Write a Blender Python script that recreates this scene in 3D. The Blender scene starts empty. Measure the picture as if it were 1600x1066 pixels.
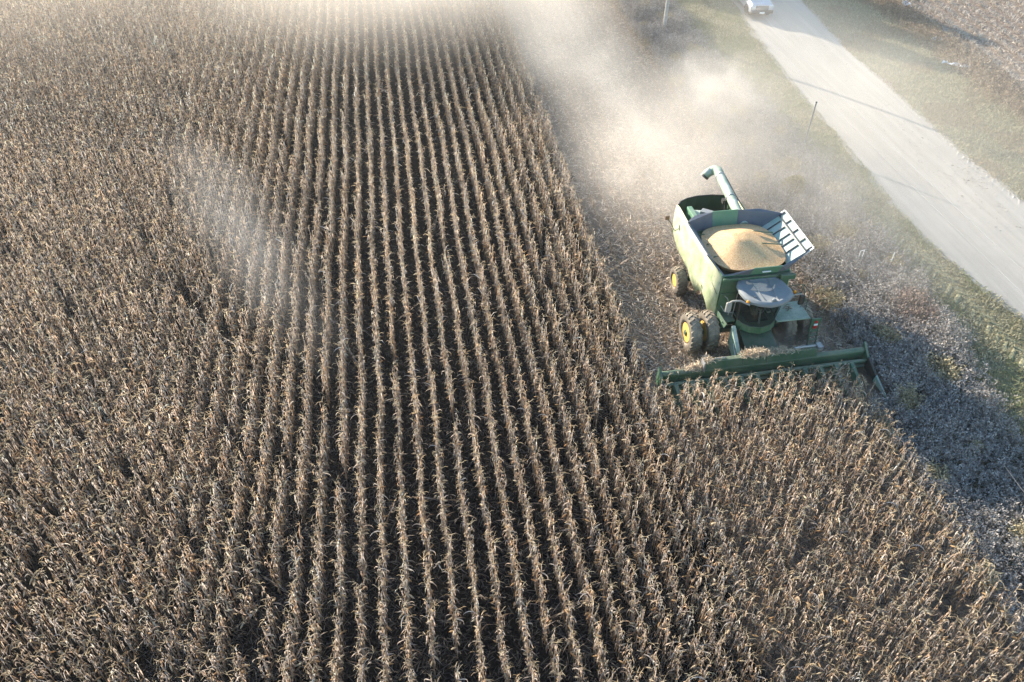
import bpy, math, random
import numpy as np
from mathutils import Vector, Matrix, Euler

random.seed(7)
RNG = np.random.default_rng(11)
SC = bpy.context.scene
COL = SC.collection
R = math.radians

# ------------------------------------------------------------------ camera
CAM_H, FPX, PITCH, YAW = 25.8, 1240.0, R(42.165), R(8.5)
cd = bpy.data.cameras.new('camera')
cd.sensor_width = 36.0
cd.lens = FPX / 1600.0 * 36.0
cd.clip_start, cd.clip_end = 0.1, 3000
cam = bpy.data.objects.new('camera', cd)
COL.objects.link(cam)
cam.location = (0, 0, CAM_H)
cam.rotation_euler = (R(90) - PITCH, 0, -YAW)
SC.camera = cam


def project(x, y, z):
    c, s = math.cos(YAW), math.sin(YAW)
    a = x * c - y * s
    b = x * s + y * c
    z = z - CAM_H
    cp, sp = math.cos(PITCH), math.sin(PITCH)
    dep = b * cp - z * sp
    up = b * sp + z * cp
    return 800 + FPX * a / dep, 533 - FPX * up / dep, dep


# ------------------------------------------------------------------ render settings
SC.view_settings.view_transform = 'Standard'
SC.view_settings.look = 'None'
SC.view_settings.gamma = 1.0
SC.view_settings.exposure = 1.74
cy = SC.cycles
cy.use_denoising = True
cy.use_adaptive_sampling = True
cy.adaptive_threshold = 0.02
cy.max_bounces = 5
cy.diffuse_bounces = 2
cy.glossy_bounces = 2
cy.transmission_bounces = 3
cy.transparent_max_bounces = 96
cy.volume_bounces = 4
cy.volume_step_rate = 1.5
cy.volume_max_steps = 256
cy.sample_clamp_indirect = 6.0
cy.caustics_reflective = False
cy.caustics_refractive = False

# ------------------------------------------------------------------ light
SUN_EL = R(16.0)
SUN_AZ = math.atan2(-0.565, 0.825)           # from +Y, towards -X: the sun stands up field, to the left
sd = Vector((math.sin(SUN_AZ) * math.cos(SUN_EL), math.cos(SUN_AZ) * math.cos(SUN_EL), math.sin(SUN_EL)))
ld = bpy.data.lights.new('sun', 'SUN')
ld.energy = 5.0
ld.angle = R(0.5)
ld.color = (1.0, 0.90, 0.76)
lo = bpy.data.objects.new('sun', ld)
COL.objects.link(lo)
lo.rotation_euler = (-sd).to_track_quat('-Z', 'Y').to_euler()
lo.location = (-60, 90, 60)
W = bpy.data.worlds.new('World')
SC.world = W
W.use_nodes = True
wn = W.node_tree.nodes
bg = wn['Background']
sk = wn.new('ShaderNodeTexSky')
sk.sky_type = 'NISHITA'
sk.sun_disc = False
sk.sun_elevation = SUN_EL
sk.sun_rotation = SUN_AZ
sk.air_density = 1.3
sk.dust_density = 0.2
sk.ozone_density = 3.0
W.node_tree.links.new(sk.outputs[0], bg.inputs[0])
bg.inputs[1].default_value = 0.115


# ------------------------------------------------------------------ materials
def nmat(name):
    m = bpy.data.materials.new(name)
    m.use_nodes = True
    nt = m.node_tree
    return m, nt, nt.nodes, nt.links, nt.nodes['Principled BSDF'], nt.nodes['Material Output']


def ramp(N, pts):
    r = N.new('ShaderNodeValToRGB')
    e = r.color_ramp.elements
    while len(e) > 1:
        e.remove(e[0])
    e[0].position, e[0].color = pts[0][0], (*pts[0][1], 1)
    for p, c in pts[1:]:
        k = e.new(p)
        k.color = (*c, 1)
    return r


def noise(N, L, scale, detail=4, vec=None, rough=0.6):
    n = N.new('ShaderNodeTexNoise')
    n.inputs['Scale'].default_value = scale
    n.inputs['Detail'].default_value = detail
    n.inputs['Roughness'].default_value = rough
    if vec is not None:
        L.new(vec, n.inputs['Vector'])
    return n


def mixc(N, L, fac, a, b, mode='MIX'):
    m = N.new('ShaderNodeMix')
    m.data_type = 'RGBA'
    m.blend_type = mode
    for sock, v in ((m.inputs[0], fac), (m.inputs[6], a), (m.inputs[7], b)):
        if hasattr(v, 'is_linked'):
            L.new(v, sock)
        elif isinstance(v, (int, float)):
            sock.default_value = v
        else:
            sock.default_value = (*v, 1)
    return m.outputs[2]


def mth(N, L, op, a, b=None, c=None, clamp=False):
    m = N.new('ShaderNodeMath')
    m.operation = op
    m.use_clamp = clamp
    for i, v in enumerate((a, b, c)):
        if v is None:
            continue
        if hasattr(v, 'is_linked'):
            L.new(v, m.inputs[i])
        else:
            m.inputs[i].default_value = v
    return m.outputs[0]


def maprange(N, L, v, a, b, c=0.0, d=1.0):
    m = N.new('ShaderNodeMapRange')
    L.new(v, m.inputs[0])
    m.inputs[1].default_value, m.inputs[2].default_value = a, b
    m.inputs[3].default_value, m.inputs[4].default_value = c, d
    return m.outputs[0]


def paint(name, col, rough=0.4, dust=0.35, dustcol=(0.40, 0.34, 0.25), metal=0.0, scale=1.6, spec=0.5):
    """Paint, metal or rubber under a patchy coat of harvest dust that lies thicker on faces that look up."""
    m, nt, N, L, P, O = nmat(name)
    tc = N.new('ShaderNodeTexCoord')
    n1 = noise(N, L, scale, 5, tc.outputs['Object'])
    n2 = noise(N, L, scale * 9, 3, tc.outputs['Object'])
    g = N.new('ShaderNodeNewGeometry')
    sx = N.new('ShaderNodeSeparateXYZ')
    L.new(g.outputs['Normal'], sx.inputs[0])
    up = maprange(N, L, sx.outputs[2], 0.1, 0.9, 0.55, 1.35)
    f = maprange(N, L, n1.outputs[0], 0.3, 0.72, 0.35, 1.25)
    f = mth(N, L, 'MULTIPLY', f, up)
    f = mth(N, L, 'MULTIPLY', f, maprange(N, L, n2.outputs[0], 0.3, 0.7, 0.75, 1.2))
    f = mth(N, L, 'MULTIPLY', f, dust, clamp=True)
    L.new(mixc(N, L, f, col, dustcol), P.inputs['Base Color'])
    L.new(maprange(N, L, f, 0, 0.7, rough, 0.85), P.inputs['Roughness'])
    P.inputs['Metallic'].default_value = metal
    P.inputs['Specular IOR Level'].default_value = spec
    b = N.new('ShaderNodeBump')
    b.inputs['Strength'].default_value = 0.08
    b.inputs['Distance'].default_value = 0.02
    L.new(n2.outputs[0], b.inputs['Height'])
    L.new(b.outputs[0], P.inputs['Normal'])
    return m


def plain(name, col, rough=0.6, metal=0.0, var=0.25, scale=6.0):
    m, nt, N, L, P, O = nmat(name)
    tc = N.new('ShaderNodeTexCoord')
    n = noise(N, L, scale, 4, tc.outputs['Object'])
    lo_ = tuple(c * (1 - var) for c in col)
    hi_ = tuple(min(1, c * (1 + var)) for c in col)
    r = ramp(N, [(0.3, lo_), (0.7, hi_)])
    L.new(n.outputs[0], r.inputs[0])
    L.new(r.outputs[0], P.inputs['Base Color'])
    P.inputs['Roughness'].default_value = rough
    P.inputs['Metallic'].default_value = metal
    return m


def tinted(name, transl=0.3, objvar=0.0, rough=0.7, spec=0.25):
    """Dry leaf, straw and stem tissue: colour from the mesh's own 'tint' attribute, some light passing through."""
    m, nt, N, L, P, O = nmat(name)
    a = N.new('ShaderNodeAttribute')
    a.attribute_name = 'tint'
    c = a.outputs['Color']
    if objvar:
        oi = N.new('ShaderNodeObjectInfo')
        v = maprange(N, L, oi.outputs['Random'], 0, 1, 1 - objvar, 1 + objvar)
        hs = N.new('ShaderNodeHueSaturation')
        L.new(v, hs.inputs['Value'])
        L.new(c, hs.inputs['Color'])
        c = hs.outputs[0]
    L.new(c, P.inputs['Base Color'])
    P.inputs['Roughness'].default_value = rough
    P.inputs['Specular IOR Level'].default_value = spec
    if transl > 0:
        t = N.new('ShaderNodeBsdfTranslucent')
        L.new(c, t.inputs['Color'])
        mx = N.new('ShaderNodeMixShader')
        mx.inputs[0].default_value = transl
        L.new(P.outputs[0], mx.inputs[1])
        L.new(t.outputs[0], mx.inputs[2])
        L.new(mx.outputs[0], O.inputs['Surface'])
    return m


GREEN = paint('green_paint', (0.012, 0.088, 0.040), 0.42, 0.32)
GREEN_PALE = paint('dust_and_sheen_green_panel', (0.07, 0.18, 0.06), 0.42, 1.5, (0.50, 0.49, 0.31))  # sun sheen of the side panels painted in as extra pale dust tone
GREEN_DARK = paint('dark_green_paint', (0.008, 0.055, 0.026), 0.45, 0.16)
GREEN_AUGER = paint('dusty_auger_green', (0.10, 0.19, 0.11), 0.4, 0.7, (0.48, 0.50, 0.42))
STEEL = paint('worn_steel', (0.36, 0.37, 0.38), 0.4, 0.3, metal=0.6)
GREY_DECK = paint('dusty_grey_deck', (0.22, 0.23, 0.23), 0.6, 0.5)
BLACK = paint('black_plastic', (0.012, 0.012, 0.013), 0.5, 0.12)
RUBBER = paint('dusty_rubber', (0.035, 0.032, 0.03), 0.8, 0.75, (0.34, 0.27, 0.19), scale=3)
YELLOW = paint('yellow_rim_paint', (0.56, 0.34, 0.04), 0.5, 0.6, (0.5, 0.38, 0.2))
FABRIC = paint('grey_tank_fabric', (0.10, 0.106, 0.125), 0.7, 0.2, (0.26, 0.26, 0.28), scale=2.5)
ROOF = paint('dull_blue_grey_roof', (0.15, 0.17, 0.178), 0.5, 0.3, (0.34, 0.33, 0.31))
TANKIN = paint('tank_panel_green', (0.06, 0.19, 0.10), 0.5, 0.3, (0.4, 0.42, 0.32))
FLAP = paint('dusty_pale_flap', (0.22, 0.36, 0.27), 0.5, 0.6, (0.50, 0.51, 0.44))
WHITE = plain('white_paint', (0.78, 0.78, 0.76), 0.5, 0, 0.08)
RED = plain('red_reflector', (0.45, 0.02, 0.02), 0.3)
AMBER, _nt, _N, _L, _P, _O = nmat('amber_lens')
_P.inputs['Base Color'].default_value = (0.85, 0.30, 0.01, 1)
_P.inputs['Roughness'].default_value = 0.15
CHAFF = plain('chaff', (0.60, 0.44, 0.33), 0.9, 0, 0.3, 22)
SEAT = plain('seat_fabric', (0.16, 0.13, 0.10), 0.8)
GALV = plain('weathered_pole_wood', (0.46, 0.42, 0.37), 0.85, 0, 0.25, 3)
DARKPOST = plain('dark_post_steel', (0.035, 0.035, 0.04), 0.6)
GREYPOST = plain('grey_post_steel', (0.22, 0.22, 0.22), 0.5)
WIRE = plain('bright_wire', (0.3, 0.3, 0.3), 0.4, 0.3, 0.05)
SCRAP = plain('pale_sheet', (0.80, 0.83, 0.88), 0.35, 0, 0.1)
CARPAINT = paint('silver_car_paint', (0.56, 0.60, 0.65), 0.25, 0.2, (0.5, 0.46, 0.4), metal=0.5)
CHROME = plain('chrome', (0.75, 0.76, 0.78), 0.15, 1.0, 0.03)
LAMPGLASS = plain('lamp_glass', (0.75, 0.78, 0.8), 0.12, 0.2, 0.05)
CARBLACK = plain('car_black', (0.02, 0.02, 0.022), 0.5)


def glassmat(name, tint, mixv):
    m, nt, N, L, P, O = nmat(name)
    P.inputs['Base Color'].default_value = (*tint, 1)
    P.inputs['Roughness'].default_value = 0.08
    tr = N.new('ShaderNodeBsdfTransparent')
    tr.inputs[0].default_value = (0.55, 0.62, 0.60, 1)
    mx = N.new('ShaderNodeMixShader')
    mx.inputs[0].default_value = mixv
    L.new(tr.outputs[0], mx.inputs[1])
    L.new(P.outputs[0], mx.inputs[2])
    L.new(mx.outputs[0], O.inputs['Surface'])
    return m


GLASS = glassmat('cab_glass', (0.03, 0.04, 0.04), 0.28)
CARGLASS = glassmat('car_glass', (0.02, 0.025, 0.03), 0.8)

# grain
GRAIN, nt, N, L, P, O = nmat('corn_kernels')
tc = N.new('ShaderNodeTexCoord')
vo = N.new('ShaderNodeTexVoronoi')
vo.inputs['Scale'].default_value = 34
L.new(tc.outputs['Object'], vo.inputs['Vector'])
rg = ramp(N, [(0.0, (0.36, 0.16, 0.06)), (0.35, (0.60, 0.34, 0.15)), (0.75, (0.72, 0.46, 0.23)), (1.0, (0.86, 0.66, 0.44))])
L.new(vo.outputs['Color'], rg.inputs[0])
n = noise(N, L, 1.3, 3, tc.outputs['Object'])
L.new(mixc(N, L, maprange(N, L, n.outputs[0], 0.35, 0.7, 0.0, 0.3), rg.outputs[0], (0.74, 0.47, 0.20)), P.inputs['Base Color'])
P.inputs['Roughness'].default_value = 0.6
b = N.new('ShaderNodeBump')
b.inputs['Strength'].default_value = 0.9
b.inputs['Distance'].default_value = 0.02
L.new(vo.outputs['Distance'], b.inputs['Height'])
L.new(b.outputs[0], P.inputs['Normal'])

CORN = tinted('dry_corn_tissue', 0.42)
CORN_ONE = tinted('dry_corn_tissue_single', 0.42, 0.2)
STRAW = tinted('dry_straw', 0.15)
WEED = tinted('dry_weed_tissue', 0.25)
GRASS = tinted('grass_blade', 0.3)


# ------------------------------------------------------------------ ground materials
def ground_material():
    m, nt, N, L, P, O = nmat('field_ground')
    g = N.new('ShaderNodeNewGeometry')
    pos = g.outputs['Position']
    sx = N.new('ShaderNodeSeparateXYZ')
    L.new(pos, sx.inputs[0])
    nb = noise(N, L, 0.45, 4, pos)
    nm = noise(N, L, 3.0, 6, pos, 0.7)
    nf = noise(N, L, 22.0, 6, pos, 0.75)
    nf2 = noise(N, L, 70.0, 4, pos, 0.7)
    xw = mth(N, L, 'ADD', sx.outputs[0], maprange(N, L, nb.outputs[0], 0.25, 0.75, -1.1, 1.1))

    def two(a, bcol, n):
        return mixc(N, L, maprange(N, L, n.outputs[0], 0.32, 0.68), a, bcol)
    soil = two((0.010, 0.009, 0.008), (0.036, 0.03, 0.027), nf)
    stub = two((0.17, 0.13, 0.10), (0.46, 0.365, 0.27), nf)
    stub = mixc(N, L, maprange(N, L, nm.outputs[0], 0.35, 0.75, 0, 0.55), stub, (0.13, 0.095, 0.07))
    weed = two((0.075, 0.07, 0.05), (0.20, 0.17, 0.13), nf)
    weed = mixc(N, L, maprange(N, L, nm.outputs[0], 0.5, 0.8, 0, 0.6), weed, (0.11, 0.12, 0.055))
    grass = two((0.18, 0.165, 0.085), (0.38, 0.34, 0.21), nf)
    grass = mixc(N, L, maprange(N, L, nm.outputs[0], 0.42, 0.75, 0, 0.85), grass, (0.34, 0.29, 0.19))
    fstub = two((0.23, 0.19, 0.155), (0.42, 0.345, 0.28), nf)

    def step(x0, w):
        return maprange(N, L, xw, x0 - w, x0 + w)
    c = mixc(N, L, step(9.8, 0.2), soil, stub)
    c = mixc(N, L, step(20.6, 0.8), c, weed)
    c = mixc(N, L, step(25.2, 0.9), c, grass)
    c = mixc(N, L, step(43.0, 1.2), c, weed)
    c = mixc(N, L, step(45.6, 0.6), c, fstub)
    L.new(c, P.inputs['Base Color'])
    P.inputs['Roughness'].default_value = 0.95
    P.inputs['Specular IOR Level'].default_value = 0.1
    h = mth(N, L, 'ADD', nf.outputs[0], mth(N, L, 'MULTIPLY', nf2.outputs[0], 0.5))
    b = N.new('ShaderNodeBump')
    b.inputs['Strength'].default_value = 1.0
    b.inputs['Distance'].default_value = 0.12
    L.new(h, b.inputs['Height'])
    L.new(b.outputs[0], P.inputs['Normal'])
    return m


def road_material():
    m, nt, N, L, P, O = nmat('gravel_road')
    g = N.new('ShaderNodeNewGeometry')
    pos = g.outputs['Position']
    mp = N.new('ShaderNodeMapping')
    mp.inputs['Scale'].default_value = (2.2, 0.10, 1)
    L.new(pos, mp.inputs['Vector'])
    streak = noise(N, L, 1.0, 4, mp.outputs[0], 0.55)
    nb = noise(N, L, 0.5, 4, pos)
    nf = noise(N, L, 26, 6, pos, 0.8)
    vo = N.new('ShaderNodeTexVoronoi')
    vo.inputs['Scale'].default_value = 34
    L.new(pos, vo.inputs['Vector'])
    c = mixc(N, L, maprange(N, L, nf.outputs[0], 0.3, 0.7), (0.29, 0.26, 0.22), (0.51, 0.465, 0.40))
    c = mixc(N, L, maprange(N, L, streak.outputs[0], 0.40, 0.66, 0, 0.45), c, (0.55, 0.505, 0.445))
    c = mixc(N, L, maprange(N, L, nb.outputs[0], 0.45, 0.75, 0, 0.3), c, (0.36, 0.32, 0.275))
    L.new(c, P.inputs['Base Color'])
    P.inputs['Roughness'].default_value = 0.9
    P.inputs['Specular IOR Level'].default_value = 0.2
    h = mth(N, L, 'ADD', nf.outputs[0], vo.outputs['Distance'])
    b = N.new('ShaderNodeBump')
    b.inputs['Strength'].default_value = 0.6
    b.inputs['Distance'].default_value = 0.03
    L.new(h, b.inputs['Height'])
    L.new(b.outputs[0], P.inputs['Normal'])
    return m


# ------------------------------------------------------------------ object helpers
def tag(o, label=None, cat=None, group=None, kind=None):
    if label:
        o['label'] = label
    if cat:
        o['category'] = cat
    if group:
        o['group'] = group
    if kind:
        o['kind'] = kind
    return o


def empty(name, loc, rz=0.0):
    o = bpy.data.objects.new(name, None)
    COL.objects.link(o)
    o.location = loc
    o.rotation_euler = (0, 0, rz)
    o.empty_display_size = 0.2
    return o


def link(name, me, parent=None, loc=None):
    o = bpy.data.objects.new(name, me)
    COL.objects.link(o)
    if parent is not None:
        o.parent = parent
    if loc is not None:
        o.location = loc
    return o


def np_mesh(name, V, Q, C, mat):
    """V (n,3) verts, Q (m,4) quads, C (n,3) tint."""
    me = bpy.data.meshes.new(name)
    V = np.ascontiguousarray(V, np.float32)
    Q = np.ascontiguousarray(Q, np.int32)
    me.vertices.add(len(V))
    me.vertices.foreach_set('co', V.ravel())
    me.loops.add(Q.size)
    me.loops.foreach_set('vertex_index', Q.ravel())
    me.polygons.add(len(Q))
    me.polygons.foreach_set('loop_start', np.arange(0, Q.size, 4, dtype=np.int32))
    me.polygons.foreach_set('loop_total', np.full(len(Q), 4, np.int32))
    me.update(calc_edges=True)
    if C is not None:
        a = me.attributes.new('tint', 'FLOAT_COLOR', 'POINT')
        c4 = np.ones((len(V), 4), np.float32)
        c4[:, :3] = C
        a.data.foreach_set('color', c4.ravel())
    me.materials.append(mat)
    return me


class MB:
    """Collects faces; build() links them as ONE mesh object. off shifts every vertex."""

    def __init__(s, off=(0, 0, 0), rz=0.0, piv=(0, 0)):
        s.v, s.f, s.off, s.rz, s.piv = [], [], off, rz, piv

    def add(s, vs, fs):
        b = len(s.v)
        s.v += [tuple(p) for p in vs]
        s.f += [tuple(b + i for i in f) for f in fs]
        return s

    def hexa(s, p):
        return s.add(p, [(0, 3, 2, 1), (4, 5, 6, 7), (0, 1, 5, 4), (1, 2, 6, 5), (2, 3, 7, 6), (3, 0, 4, 7)])

    def box(s, x0, x1, y0, y1, z0, z1):
        return s.hexa([(x0, y0, z0), (x1, y0, z0), (x1, y1, z0), (x0, y1, z0), (x0, y0, z1), (x1, y0, z1), (x1, y1, z1), (x0, y1, z1)])

    def slab(s, poly, t):
        """polygon of 3-D points thickened by the vector t"""
        n = len(poly)
        t = Vector(t)
        a = [Vector(p) for p in poly]
        fs = [tuple(range(n - 1, -1, -1)), tuple(range(n, 2 * n))]
        fs += [(i, (i + 1) % n, n + (i + 1) % n, n + i) for i in range(n)]
        return s.add([tuple(p) for p in a] + [tuple(p + t) for p in a], fs)

    def tube(s, pts, r, n=10, cap=True):
        pts = [Vector(p) for p in pts]
        k = len(pts)
        rr = r if isinstance(r, (list, tuple)) else [r] * k
        vs, fs = [], []
        up = Vector((0, 0, 1))
        d0 = (pts[1] - pts[0]).normalized()
        if abs(d0.z) > 0.95:
            up = Vector((1, 0, 0))
        u = (up - d0 * up.dot(d0)).normalized()
        for i, p in enumerate(pts):
            if i == 0:
                d = pts[1] - pts[0]
            elif i == k - 1:
                d = pts[-1] - pts[-2]
            else:
                d = (pts[i + 1] - pts[i]).normalized() + (pts[i] - pts[i - 1]).normalized()
            d.normalize()
            u = (u - d * u.dot(d)).normalized()
            w = d.cross(u)
            for j in range(n):
                a = 2 * math.pi * j / n
                vs.append(tuple(p + (u * math.cos(a) + w * math.sin(a)) * rr[i]))
        for i in range(k - 1):
            for j in range(n):
                fs.append((i * n + j, i * n + (j + 1) % n, (i + 1) * n + (j + 1) % n, (i + 1) * n + j))
        if cap:
            fs.append(tuple(range(n - 1, -1, -1)))
            fs.append(tuple((k - 1) * n + j for j in range(n)))
        return s.add(vs, fs)

    def lathe_x(s, prof, c, n=32):
        """profile [(x, r)] turned round an axis parallel to X through c"""
        vs, fs = [], []
        k = len(prof)
        for x, r in prof:
            for j in range(n):
                a = 2 * math.pi * j / n
                vs.append((c[0] + x, c[1] + r * math.cos(a), c[2] + r * math.sin(a)))
        for i in range(k - 1):
            for j in range(n):
                fs.append((i * n + j, i * n + (j + 1) % n, (i + 1) * n + (j + 1) % n, (i + 1) * n + j))
        if prof[0][1] > 1e-4:
            fs.append(tuple(range(n - 1, -1, -1)))
        if prof[-1][1] > 1e-4:
            fs.append(tuple((k - 1) * n + j for j in range(n)))
        return s.add(vs, fs)

    def ball(s, c, r, n=12):
        vs, fs = [], []
        m = n // 2
        for i in range(m + 1):
            t = math.pi * i / m
            for j in range(n):
                a = 2 * math.pi * j / n
                rr = r if not isinstance(r, (tuple, list)) else None
                rx, ry, rz = (rr,) * 3 if rr else r
                vs.append((c[0] + rx * math.sin(t) * math.cos(a), c[1] + ry * math.sin(t) * math.sin(a), c[2] + rz * math.cos(t)))
        for i in range(m):
            for j in range(n):
                fs.append((i * n + j, (i + 1) * n + j, (i + 1) * n + (j + 1) % n, i * n + (j + 1) % n))
        return s.add(vs, fs)

    def build(s, name, mat, parent=None, bevel=0.0, smooth=False, loc=None):
        c, sn = math.cos(s.rz), math.sin(s.rz)
        px, py = s.piv
        out = []
        for x, y, z in s.v:
            dx, dy = x - px, y - py
            out.append((px + dx * c - dy * sn + s.off[0], py + dx * sn + dy * c + s.off[1], z + s.off[2]))
        me = bpy.data.meshes.new(name)
        me.from_pydata(out, [], s.f)
        me.validate()
        me.update()
        me.materials.append(mat)
        o = link(name, me, parent, loc)
        if smooth:
            for p in me.polygons:
                p.use_smooth = True
            me.set_sharp_from_angle(angle=R(38))
        if bevel:
            md = o.modifiers.new('bevel', 'BEVEL')
            md.width = bevel
            md.segments = 2
            md.limit_method = 'ANGLE'
            md.angle_limit = R(40)
        return o


# ------------------------------------------------------------------ ground and road
GX = np.concatenate([[-400, -200, -120], np.arange(-80, 80, 4.0), [120, 200, 400]])
GY = np.concatenate([[-200, -60], np.arange(-20, 130, 4.0), [200, 400, 800]])
vs = [(x, y, 0.0) for y in GY for x in GX]
nx = len(GX)
fs = [(j * nx + i, j * nx + i + 1, (j + 1) * nx + i + 1, (j + 1) * nx + i) for j in range(len(GY) - 1) for i in range(nx - 1)]
me = bpy.data.meshes.new('ground')
me.from_pydata(vs, [], fs)
me.materials.append(ground_material())
tag(link('ground', me), 'farm field soil with stubble, weedy strip and grass verges', 'ground', kind='structure')

RL = [(-40, 32.0), (0, 31.0), (16, 30.4), (26, 29.6), (29.2, 28.9), (33, 28.4), (37, 28.4), (42, 28.8), (52, 29.2), (60, 29.8), (67, 30.5), (72, 30.9), (90, 32.4), (130, 36), (300, 50)]
RR = [(-40, 39.5), (0, 38.6), (16, 37.8), (26, 37.2), (36, 36.6), (42, 36.3), (49, 36.4), (59, 36.6), (70, 37.6), (90, 39.3), (130, 43), (300, 57)]


def itp(T, y):
    return float(np.interp(y, [t[0] for t in T], [t[1] for t in T]))


ry = np.concatenate([np.arange(-40, 10, 4.0), np.arange(10, 85, 0.25), np.arange(85, 300, 6.0)])
vs, fs = [], []
M = 12
jl = 1.5 * np.convolve(RNG.normal(0, 1, len(ry) + 8), np.ones(5) / 5, 'same') + 2.2 * np.convolve(RNG.normal(0, 1, len(ry) + 8), np.ones(17) / 17, 'same')
jr = 1.5 * np.convolve(RNG.normal(0, 1, len(ry) + 8), np.ones(5) / 5, 'same') + 2.2 * np.convolve(RNG.normal(0, 1, len(ry) + 8), np.ones(17) / 17, 'same')
for i, y in enumerate(ry):
    l = itp(RL, y) + 0.16 * jl[i]
    r_ = itp(RR, y) + 0.14 * jr[i]
    for k in range(M + 1):
        t = k / M
        z = 0.004 + 0.10 * (1 - (2 * t - 1) ** 2)
        vs.append((l + (r_ - l) * t, y, z))
for i in range(len(ry) - 1):
    for k in range(M):
        a = i * (M + 1) + k
        fs.append((a, a + 1, a + M + 2, a + M + 1))
me = bpy.data.meshes.new('road')
me.from_pydata(vs, [], fs)
me.materials.append(road_material())
for p in me.polygons:
    p.use_smooth = True
tag(link('road', me), 'pale gravel country road running past the cornfield', 'road', kind='structure')


# ------------------------------------------------------------------ corn
def strip(path, widths, twist0, twist1, rng):
    """ribbon of quads along path (k,3)"""
    k = len(path)
    T = np.gradient(path, axis=0)
    T /= np.linalg.norm(T, axis=1)[:, None] + 1e-9
    side = np.cross(T, np.array([0.0, 0.0, 1.0]))
    nn = np.linalg.norm(side, axis=1)
    side[nn < 0.15] = rng.normal(0, 1, 3) * 0.5
    side -= T * (side * T).sum(1)[:, None]
    side /= np.linalg.norm(side, axis=1)[:, None] + 1e-9
    B = np.cross(T, side)
    a = np.linspace(twist0, twist1, k)
    wv = side * np.cos(a)[:, None] + B * np.sin(a)[:, None]
    V = np.empty((2 * k, 3))
    V[0::2] = path - wv * widths[:, None] * 0.5
    V[1::2] = path + wv * widths[:, None] * 0.5
    Q = np.array([(2 * i, 2 * i + 1, 2 * i + 3, 2 * i + 2) for i in range(k - 1)])
    return V, Q


def leafcol(rng):
    t = rng.random()
    a, b_ = np.array([0.28, 0.205, 0.15]), np.array([0.68, 0.56, 0.455])
    c = a + (b_ - a) * t ** 1.1
    if rng.random() < 0.10:
        c = c * np.array([1.03, 0.88, 0.72])
    if rng.random() < 0.2:
        g_ = c.mean()
        c = c * 0.5 + g_ * 0.5
    return c


def join(parts):
    V, Q, C, b = [], [], [], 0
    for v, q, c in parts:
        V.append(v)
        Q.append(q + b)
        C.append(np.broadcast_to(c, v.shape) if np.ndim(c) == 1 else c)
        b += len(v)
    return np.vstack(V), np.vstack(Q), np.vstack(C)


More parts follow.
